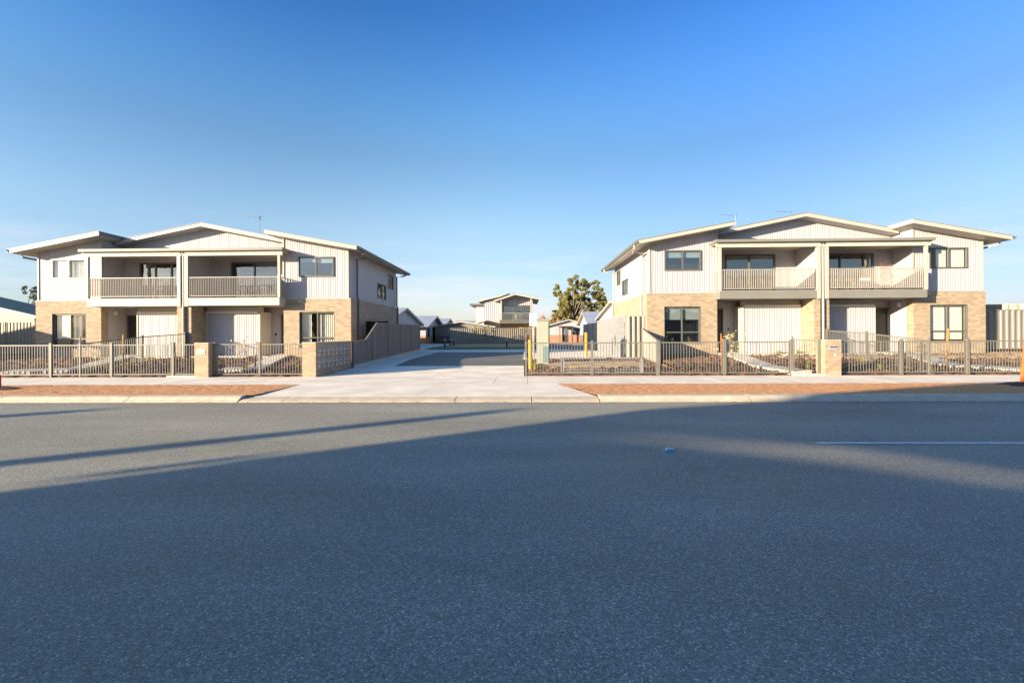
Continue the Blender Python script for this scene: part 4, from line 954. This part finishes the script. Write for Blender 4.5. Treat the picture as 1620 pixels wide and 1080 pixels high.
# left neighbour, seen above the beige fence, plus an unseen wing added to shade the left brick wall
bungalow(-46, -30.4, 27.5, 30, 2.7, 4.1, 'y', 'grey neighbouring bungalow above the beige fence at the far left edge', M_cb, M_brickdark, M_roofgreen, ridge_at=-36.5, ov=.6, group='neighbouring houses')
bungalow(-44, -30.7, 15.9, 18.2, 3.2, 4.6, 'y', 'unseen wing left of the picket fence, added to shade the left house brick', M_cbbeige, M_brickdark, M_roof, ridge_at=-37.3, ov=.7, brickh=2.0, group='neighbouring houses')
p = onY(9, 500, 38); m = MB(); m.tube([(p.x, 38, .3), (p.x, 38, onY(9, 474, 38).z)], .05, 8); m.build('vent_pole', M_galv)
tag(bpy.data.objects['vent_pole'], 'thin white pole rising behind the grey neighbouring roof', 'pole')
# shed and tank on the right
x0 = onY(1556, 500, 31).x; x1 = onY(1586, 500, 31).x; O = Vector((x1, 31, .5))
m = MB(frameM((0, 31, 0), (1, 0, 0))); wall(m, x0-1, x1, .4, 3.25, [], rib=.3, depth=.04); m.M = None; m.box((x0-1, 31.02, .4), (x1, 34, 3.2)); tag(m.build('shed', M_cbgrey, None, O), 'dark grey corrugated shed behind the gate right of the right house', 'shed')
m = MB(frameM((0, 23.05, 0), (1, 0, 0))); xx = onY(1585, 500, 23.05).x; wall(m, xx, xx+9, .4, 2.80, [], rib=.45, depth=.06); m.M = None; m.box((xx, 23.07, .4), (xx+9, 25.4, 2.76)); tag(m.build('shipping_container', M_shed, None, (xx, 23.05, .5)), 'cream container with rust streaks behind the weathered grey fence', 'container')

# ------------------------------------------------------------------ trees
def gum(p, trunk_h, clumps, mt, lab, n, leaf, tr=.35, grp='distant trees', name='gum_tree'):
    o = empty(name, p, lab, 'tree', grp); m = MB()
    top = p+Vector((0, 0, trunk_h)); m.tube([p, p+Vector((.1, 0, trunk_h*.6)), top], [tr, tr*.75, tr*.55], 8)
    for c, r in clumps:
        c = Vector(c); mid = top*.45+c*.55+Vector((0, 0, -.4)); m.tube([top*.9+p*.1, mid, c], [tr*.38, tr*.22, .04], 6)
    m.build('trunk', M_bark, o, p)
    m = MB(); sub = []
    for c, r in clumps:
        for _ in range(9):
            d = Vector((random.gauss(0, 1), random.gauss(0, 1), random.gauss(0, .8))).normalized()*r*random.uniform(.5, .95); sub.append((Vector(c)+d, r*random.uniform(.24, .46)))
    leaves(m, sub, n, leaf, .8, .8); m.build('crown', mt, o, p)
T = 88.0
cl = []
for px, py, r in ((886, 460, 10), (906, 446, 9), (915, 454, 7), (926, 448, 10), (940, 450, 8), (945, 465, 11), (900, 470, 11), (893, 483, 9), (918, 468, 9), (930, 477, 8), (952, 475, 9), (955, 484, 6), (881, 497, 8), (890, 502, 9), (905, 490, 11), (903, 505, 10), (920, 490, 9), (933, 492, 9), (944, 487, 8), (913, 500, 8), (925, 503, 7), (900, 512, 9), (936, 502, 8), (876, 505, 5), (910, 513, 8)):
    q = onY(px, py, T); cl.append((q+Vector((0, random.uniform(-2.5, 2.5), 0)), r*1.12*T/720))
for _ in range(40):
    px, py = random.gauss(915, 22), random.gauss(482, 17)
    if ((px-915)/42)**2+((py-480)/36)**2 < 1: cl.append((onY(px, py, T)+Vector((0, random.uniform(-3, 3), 0)), random.uniform(6, 9)*T/720))
gum(Vector((onY(905, 520, T).x, T, .2)), 4.0, cl, M_leaf, 'tall olive green gum tree with gaps in its crown behind the bungalows', 900, .15, .4)
q = onY(49, 462, 60); gum(Vector((q.x-1, 60, .3)), 4.5, [(q, 1.0), (q+Vector((.9, .5, .3)), .9), (q+Vector((1.6, 0, -.5)), .9), (q+Vector((.4, 0, -1.0)), .7)], M_leafdk, 'small dark tree peeking out behind the far left corner of the left house', 300, .14, .2)
q = onY(872, 503, 120); gum(Vector((q.x, 120, .3)), 2.0, [(q, 1.6), (q+Vector((-2, 0, -.3)), 1.2), (q+Vector((1.8, 0, -.2)), 1.3)], M_leafred, 'distant rust coloured bush left of the gum tree', 160, .2, .2)
# small island trees by the far fence
for px, h, mt, lab in ((752, 1.9, M_leafyg, 'small yellowish tree staked by the left part of the far fence'), (768, 1.8, M_leafdk, 'dark shrub in the middle of the far fence'), (781, 1.5, M_leafdk, 'dark shrub right of the middle of the far fence'), (830, 2.0, M_leafdk, 'thin dark tree at the right end of the far fence')):
    sapling(Vector((onY(px, 540, 48.6).x, 48.6, .38)), h, .3, mt, lab, n=260, leaf=.09)
# hills
b = MB(); n = 40
for k in range(n):
    xa, xb = -900+1200*k/n-200, -900+1200*(k+1)/n-200
    hz = lambda x: max(0, 26+10*noise.noise(Vector((x*.004, 0, 0))) - max(0, x+330)*.12)
    b.face((xa, 560, -2), (xb, 560, -2), (xb, 640, hz(xb)), (xa, 640, hz(xa))); b.face((xa, 640, hz(xa)), (xb, 640, hz(xb)), (xb, 860, hz(xb)*.8), (xa, 860, hz(xa)*.8))
tag(b.build('hill', M_hill, smooth=True), kind='structure')
b = MB()
for k in range(24):
    xa, xb = -620+16*k, -620+16*(k+1); hz = lambda x: max(0, 13-max(0, x+300)*.2)
    b.face((xa, 330, -2), (xb, 330, -2), (xb, 400, hz(xb)), (xa, 400, hz(xa))); b.face((xa, 400, hz(xa)), (xb, 400, hz(xb)), (xb, 500, 0), (xa, 500, 0))
tag(b.build('hill', M_hillg, smooth=True), kind='structure')

# ------------------------------------------------------------------ across the street, behind the camera (casts the road's shadow)
AZ = R(57.0); EL = R(11.4)
dx, dy, dzs = math.sin(AZ), math.cos(AZ), math.tan(EL)
Yc = -8.0
def back(px, py, z=-.09):
    r = ray(px, py); t = (z-H)/r[2]; gx, gyy = r[0]*t, r[1]*t; L = (gyy-Yc)/dy
    return gx-dx*L, z+dzs*L
def bsil(pts): return [back(*p) for p in pts]
O = Vector((-10, Yc, 0)); o = empty('opposite_house', O, 'unseen two level house across the street, its gaps cut to shape the road shadow', 'house', 'neighbouring houses')
eA = back(0, 778); eB = back(600, 700); eC = back(1000, 650); eD = back(1240, 627.5, 0); eM = back(1400, 616, 0); eE = back(1570, 605, 0)
xe = (eA[0]+eB[0]+eC[0])/3
s_hi = [back(835, 669.5), back(1080, 689), back(1300, 703), back(1600, 745)]   # upper edge of the lit streak
s_lo = [back(835, 672), back(1080, 700), back(1300, 724), back(1600, 763)]
n1_, n2_ = back(590, 717), back(825, 677); nx_ = (n1_[0]+n2_[0])/2; print('notch', n1_, n2_)
k1_, k2_ = back(143, 750), back(350, 723); kx_ = (k1_[0]+k2_[0])/2; print('arm', k1_, k2_)
print('shadow edge', eA, eB, eC, eD, eE, s_hi, s_lo)
zl = lambda x: pw(x, sorted((a, b_) for a, b_ in s_lo)); zh = lambda x: pw(x, sorted((a, b_) for a, b_ in s_hi))
X1 = 45
m = MB(); xs_ = nx_+.16; low = [(xs_, 0), (X1, 0), (X1, 3.6)]+[(a, b_) for a, b_ in reversed(sorted(s_lo)) if a > xs_]; low.append((xs_, zl(xs_)))
m.prism([(xe, 0), (xs_-.001, 0), (xs_-.001, n1_[1]), (nx_-.12, n1_[1]), (nx_-.12, zl(xe)), (xe, zl(xe))], 'y', Yc-.3, Yc)  # notch left open to pass a thin streak of light
m.prism(low, 'y', Yc-.3, Yc); m.box((xe+.3, Yc-9, 0), (X1, Yc-.31, 3.4)); m.build('lower_wall', M_brick, o, O)
up = [(a, b_) for a, b_ in sorted(s_hi)]; up = [(xe, zh(xe))]+[q for q in up if q[0] > xe+.1]+[(X1, 4.2), (X1, 8.2), (eE[0]+8, 7.6), (eE[0], eE[1]), (eM[0], eM[1]), (eD[0], eD[1]), (xe, eC[1]+.1)]
m = MB(); m.prism(up, 'y', Yc-.3, Yc); m.build('shadow_screen', M_clad, o, O)  # unseen screen, outline shaped to bound the road shadow and lit streak
for x in (xe+.06, -2.0, 10.0, 25.0):
    m = MB(); m.box((x-.06, Yc-.24, zl(x)-.3), (x+.06, Yc-.06, zh(x)+.3)); m.build('post', M_post, o, O)
for (a, b_), lab, rr in (((( 0, 730), (760, 655))), 'timber power pole across the street behind the camera, nearer the house', .25), (((0, 655), (300, 640)), 'timber power pole across the street behind the camera, farther left', .32):
    q1, q2 = back(*a), back(*b_); x = (q1[0]+q2[0])/2
    P0 = Vector((x, Yc, -.05)); o = empty('power_pole', P0, lab, 'power pole', 'power poles'); m = MB(); m.tube([P0, P0+Vector((0, 0, 6.35))], [rr, rr*.75], 12); m.build('pole', M_bark, o, P0)
    m = MB(); m.box((x-.25, Yc-.06, 6.1), (x+.25, Yc+.06, 6.2)); m.build('crossarm', M_bark, o, P0)

m = MB(); m.box((kx_-.07, Yc-.2, k1_[1]), (kx_+.07, Yc-.06, k2_[1]+.1)); m.box((kx_+.07, Yc-.18, k2_[1]), (xe+.02, Yc-.1, k2_[1]+.06)); m.build('shadow_bracket', M_post, bpy.data.objects['opposite_house'], (-10, Yc, 0))  # unseen bar added to cast a dark streak beside the shadow edge
b = MB(); rnd = random.Random(5)
for _ in range(700):
    x = rnd.uniform(-14, 16); y = 10.33-abs(rnd.gauss(0, .10)); sz = rnd.uniform(.006, .022); a = rnd.random()*6.28
    c, t = Vector((x, y, -.098+.008)), Vector((math.cos(a), math.sin(a), .3))*sz; n_ = Vector((-math.sin(a), math.cos(a), .2))*sz*.6
    b.face(c-t, c+n_, c+t, c-n_)
tag(b.build('gutter_litter', M_mulchdark), kind='stuff')
def chips(name, m_, n, x0, x1, y0, y1, zf, s0, s1, ok=lambda x, y: True):
    b = MB()
    for _ in range(n):
        x, y = rnd.uniform(x0, x1), rnd.uniform(y0, y1)
        if not ok(x, y): continue
        sz = rnd.uniform(s0, s1); a = rnd.random()*6.28; up = rnd.uniform(-.5, .7)
        c = Vector((x, y, zf(y)+rnd.uniform(0, .5)*sz)); t = Vector((math.cos(a), math.sin(a), up))*sz; n_ = Vector((-math.sin(a), math.cos(a), rnd.uniform(-.6, .6)))*sz*rnd.uniform(.25, .7); w_ = Vector((0, 0, sz*.5))
        b.face(c-t, c+n_, c+t, c-n_); b.face(c-t, c+w_, c+t, c-n_)
    return tag(b.build(name, m_), kind='stuff')
M_chipa = mat('chip_light', (.26, .14, .07), .9, col2=(.46, .28, .16), scale=30); M_chipb = mat('chip_dark', (.05, .03, .02), .9, .3, 30)
for m_, n in ((M_chipa, 1500), (M_chipb, 1500)):
    chips('mulch_chips', m_, n, -22, -7.7, 15.8, 21.5, lambda y: gy(y)+.05, .012, .042)
    chips('mulch_chips', m_, n, 6.0, 20, 15.8, 21.5, lambda y: gy(y)+.06, .012, .042)
    chips('mulch_chips', m_, n//4, .2, 5.5, 15.8, 19.3, lambda y: g(y)+.06, .015, .05)
M_straw = mat('verge_straw', (.56, .29, .13), .9, col2=(.74, .44, .22), scale=30)
for m_, n in ((M_straw, 1500), (mat('verge_clod', (.26, .10, .045), .9, .3, 30), 900)):
    chips('verge_litter', m_, n, -17, -6.6, 10.78, 13.0, lambda y: .018, .004, .016)
    chips('verge_litter', m_, n, 1.5, 17, 10.78, 13.0, lambda y: .018, .004, .016)
# ------------------------------------------------------------------ world, sun, camera
sc = bpy.context.scene
w = bpy.data.worlds.new('World'); sc.world = w; w.use_nodes = True; nt = w.node_tree; L = nt.links.new
sky = N(nt, 'ShaderNodeTexSky'); sky.sky_type = 'NISHITA'; sky.sun_disc = False; sky.sun_elevation = EL
sunv = Vector((-dx, -dy)); sky.sun_rotation = math.atan2(sunv.x, sunv.y)
sky.air_density = 1.0; sky.dust_density = .6; sky.ozone_density = 2.0
bg = nt.nodes['Background']; bg.inputs['Strength'].default_value = .15; SKY = 2.4; EXPO = 1.5
# thin streaky clouds near the horizon
tc = N(nt, 'ShaderNodeTexCoord'); sp = N(nt, 'ShaderNodeSeparateXYZ'); L(tc.outputs['Generated'], sp.inputs[0])
mp = N(nt, 'ShaderNodeMapping'); mp.inputs['Scale'].default_value = (2.2, 2.2, 16); L(tc.outputs['Generated'], mp.inputs[0])
nz_ = N(nt, 'ShaderNodeTexNoise'); nz_.inputs['Scale'].default_value = 1.6; nz_.inputs['Detail'].default_value = 7; nz_.inputs['Roughness'].default_value = .55; L(mp.outputs[0], nz_.inputs['Vector'])
cr = N(nt, 'ShaderNodeMapRange'); cr.inputs['From Min'].default_value = .45; cr.inputs['From Max'].default_value = .70; L(nz_.outputs['Fac'], cr.inputs[0])
hb = N(nt, 'ShaderNodeValToRGB'); e = hb.color_ramp.elements; e[0].position = 0; e[0].color = (.9,)*3+(1,); e[1].position = .20; e[1].color = (0, 0, 0, 1); q = e.new(.12); q.color = (.75,)*3+(1,); L(sp.outputs[2], hb.inputs[0])
mu = N(nt, 'ShaderNodeMath', operation='MULTIPLY'); L(cr.outputs[0], mu.inputs[0]); L(hb.outputs[0], mu.inputs[1])
mx = N(nt, 'ShaderNodeMix', data_type='RGBA'); mx.inputs['B'].default_value = (2.15, 2.2, 2.35, 1); L(mu.outputs[0], mx.inputs['Factor']); K0 = .30
sc1 = N(nt, 'ShaderNodeVectorMath', operation='SCALE'); sc1.inputs['Scale'].default_value = K0; L(sky.outputs[0], sc1.inputs[0])
gm = N(nt, 'ShaderNodeGamma'); L(sc1.outputs[0], gm.inputs[0])
def ramp(pts):
    r_ = N(nt, 'ShaderNodeValToRGB'); e_ = r_.color_ramp.elements
    e_[0].position, e_[1].position = pts[0][0], pts[-1][0]; e_[0].color = (pts[0][1]/4,)*3+(1,); e_[1].color = (pts[-1][1]/4,)*3+(1,)
    for p_, v_ in pts[1:-1]: q_ = e_.new(p_); q_.color = (v_/4,)*3+(1,)
    L(sp.outputs[2], r_.inputs[0]); m_ = N(nt, 'ShaderNodeMath', operation='MULTIPLY'); m_.inputs[1].default_value = 4; L(r_.outputs[0], m_.inputs[0]); return m_
L(ramp([(0, .95), (.16, 1.0), (.36, 1.33), (.57, 2.1), (.8, 2.1)]).outputs[0], gm.inputs[1])
sc2 = N(nt, 'ShaderNodeVectorMath', operation='SCALE'); L(gm.outputs[0], sc2.inputs[0]); L(ramp([(0, .95), (.16, .96), (.36, 1.12), (.57, 2.05), (.8, 2.1)]).outputs[0], sc2.inputs['Scale'])
sc3 = N(nt, 'ShaderNodeVectorMath', operation='MULTIPLY'); L(sc2.outputs[0], sc3.inputs[0]); sc3.inputs[1].default_value = (SKY*1.02, SKY*.985, SKY*.96)
dt = N(nt, 'ShaderNodeVectorMath', operation='DOT_PRODUCT'); L(tc.outputs['Generated'], dt.inputs[0]); dt.inputs[1].default_value = (math.sin(AZ), math.cos(AZ), 0)
mr_ = N(nt, 'ShaderNodeMapRange'); mr_.inputs['From Min'].default_value = -1; mr_.inputs['From Max'].default_value = 1; L(dt.outputs['Value'], mr_.inputs[0])
rr_ = N(nt, 'ShaderNodeValToRGB'); e_ = rr_.color_ramp.elements; rr_.color_ramp.interpolation = 'B_SPLINE'; e_[0].position = .38; e_[0].color = (.72, .82, .88, 1); e_[1].position = 1; e_[1].color = (.54, .59, .72, 1)
for p_, c_ in ((.58, (.93, .95, .95, 1)), (.70, (.95, .98, .97, 1)), (.80, (.80, .85, .87, 1)), (.92, (.51, .57, .69, 1))): q_ = e_.new(p_); q_.color = c_
L(mr_.outputs[0], rr_.inputs[0])
sc4 = N(nt, 'ShaderNodeVectorMath', operation='MULTIPLY'); L(sc3.outputs[0], sc4.inputs[0]); L(rr_.outputs[0], sc4.inputs[1])
r3 = N(nt, 'ShaderNodeValToRGB'); e_ = r3.color_ramp.elements; e_[0].position = 0; e_[0].color = (.78, .76, 1.02, 1); e_[1].position = .60; e_[1].color = (.86, 1.05, 1.0, 1); q_ = e_.new(.09); q_.color = (.90, .86, 1.0, 1); q_ = e_.new(.22); q_.color = (1.08, 1.01, 1, 1); q_ = e_.new(.36); q_.color = (.98, 1.0, .98, 1); L(sp.outputs[2], r3.inputs[0])
sc5 = N(nt, 'ShaderNodeVectorMath', operation='MULTIPLY'); L(sc4.outputs[0], sc5.inputs[0]); L(r3.outputs[0], sc5.inputs[1]); L(sc5.outputs[0], mx.inputs['A']); L(mx.outputs['Result'], bg.inputs['Color'])
sd = bpy.data.lights.new('sun', 'SUN'); sd.energy = 5.0; sd.angle = R(.53); sd.color = (1, .83, .60)
so = bpy.data.objects.new('sun', sd); C.objects.link(so)
dirv = Vector((dx*math.cos(EL), dy*math.cos(EL), -math.sin(EL))); so.rotation_euler = dirv.to_track_quat('-Z', 'Y').to_euler(); so.location = (-20, -20, 20)
cam = bpy.data.cameras.new('camera'); co = bpy.data.objects.new('camera', cam); C.objects.link(co)
r0 = Vector((math.cos(PSI), math.sin(PSI), 0)); u0 = Vector((0, 0, 1)); fw = Vector((-math.sin(PSI), math.cos(PSI), 0))
cR, sR = math.cos(RHO), math.sin(RHO); eu = r0*cR-u0*sR; ev = r0*sR+u0*cR
co.matrix_world = Matrix(((eu.x, ev.x, -fw.x, 0), (eu.y, ev.y, -fw.y, 0), (eu.z, ev.z, -fw.z, H), (0, 0, 0, 1)))
cam.sensor_width = 36; cam.lens = 16; cam.shift_y = -(540-PY)/1620; cam.clip_end = 3000; cam.clip_start = .05
sc.camera = co
sc.render.engine = 'CYCLES'
sc.view_settings.view_transform = 'Standard'; sc.view_settings.look = 'None'; sc.view_settings.exposure = EXPO; sc.view_settings.gamma = 1
sc.cycles.max_bounces = 6; sc.cycles.transparent_max_bounces = 12
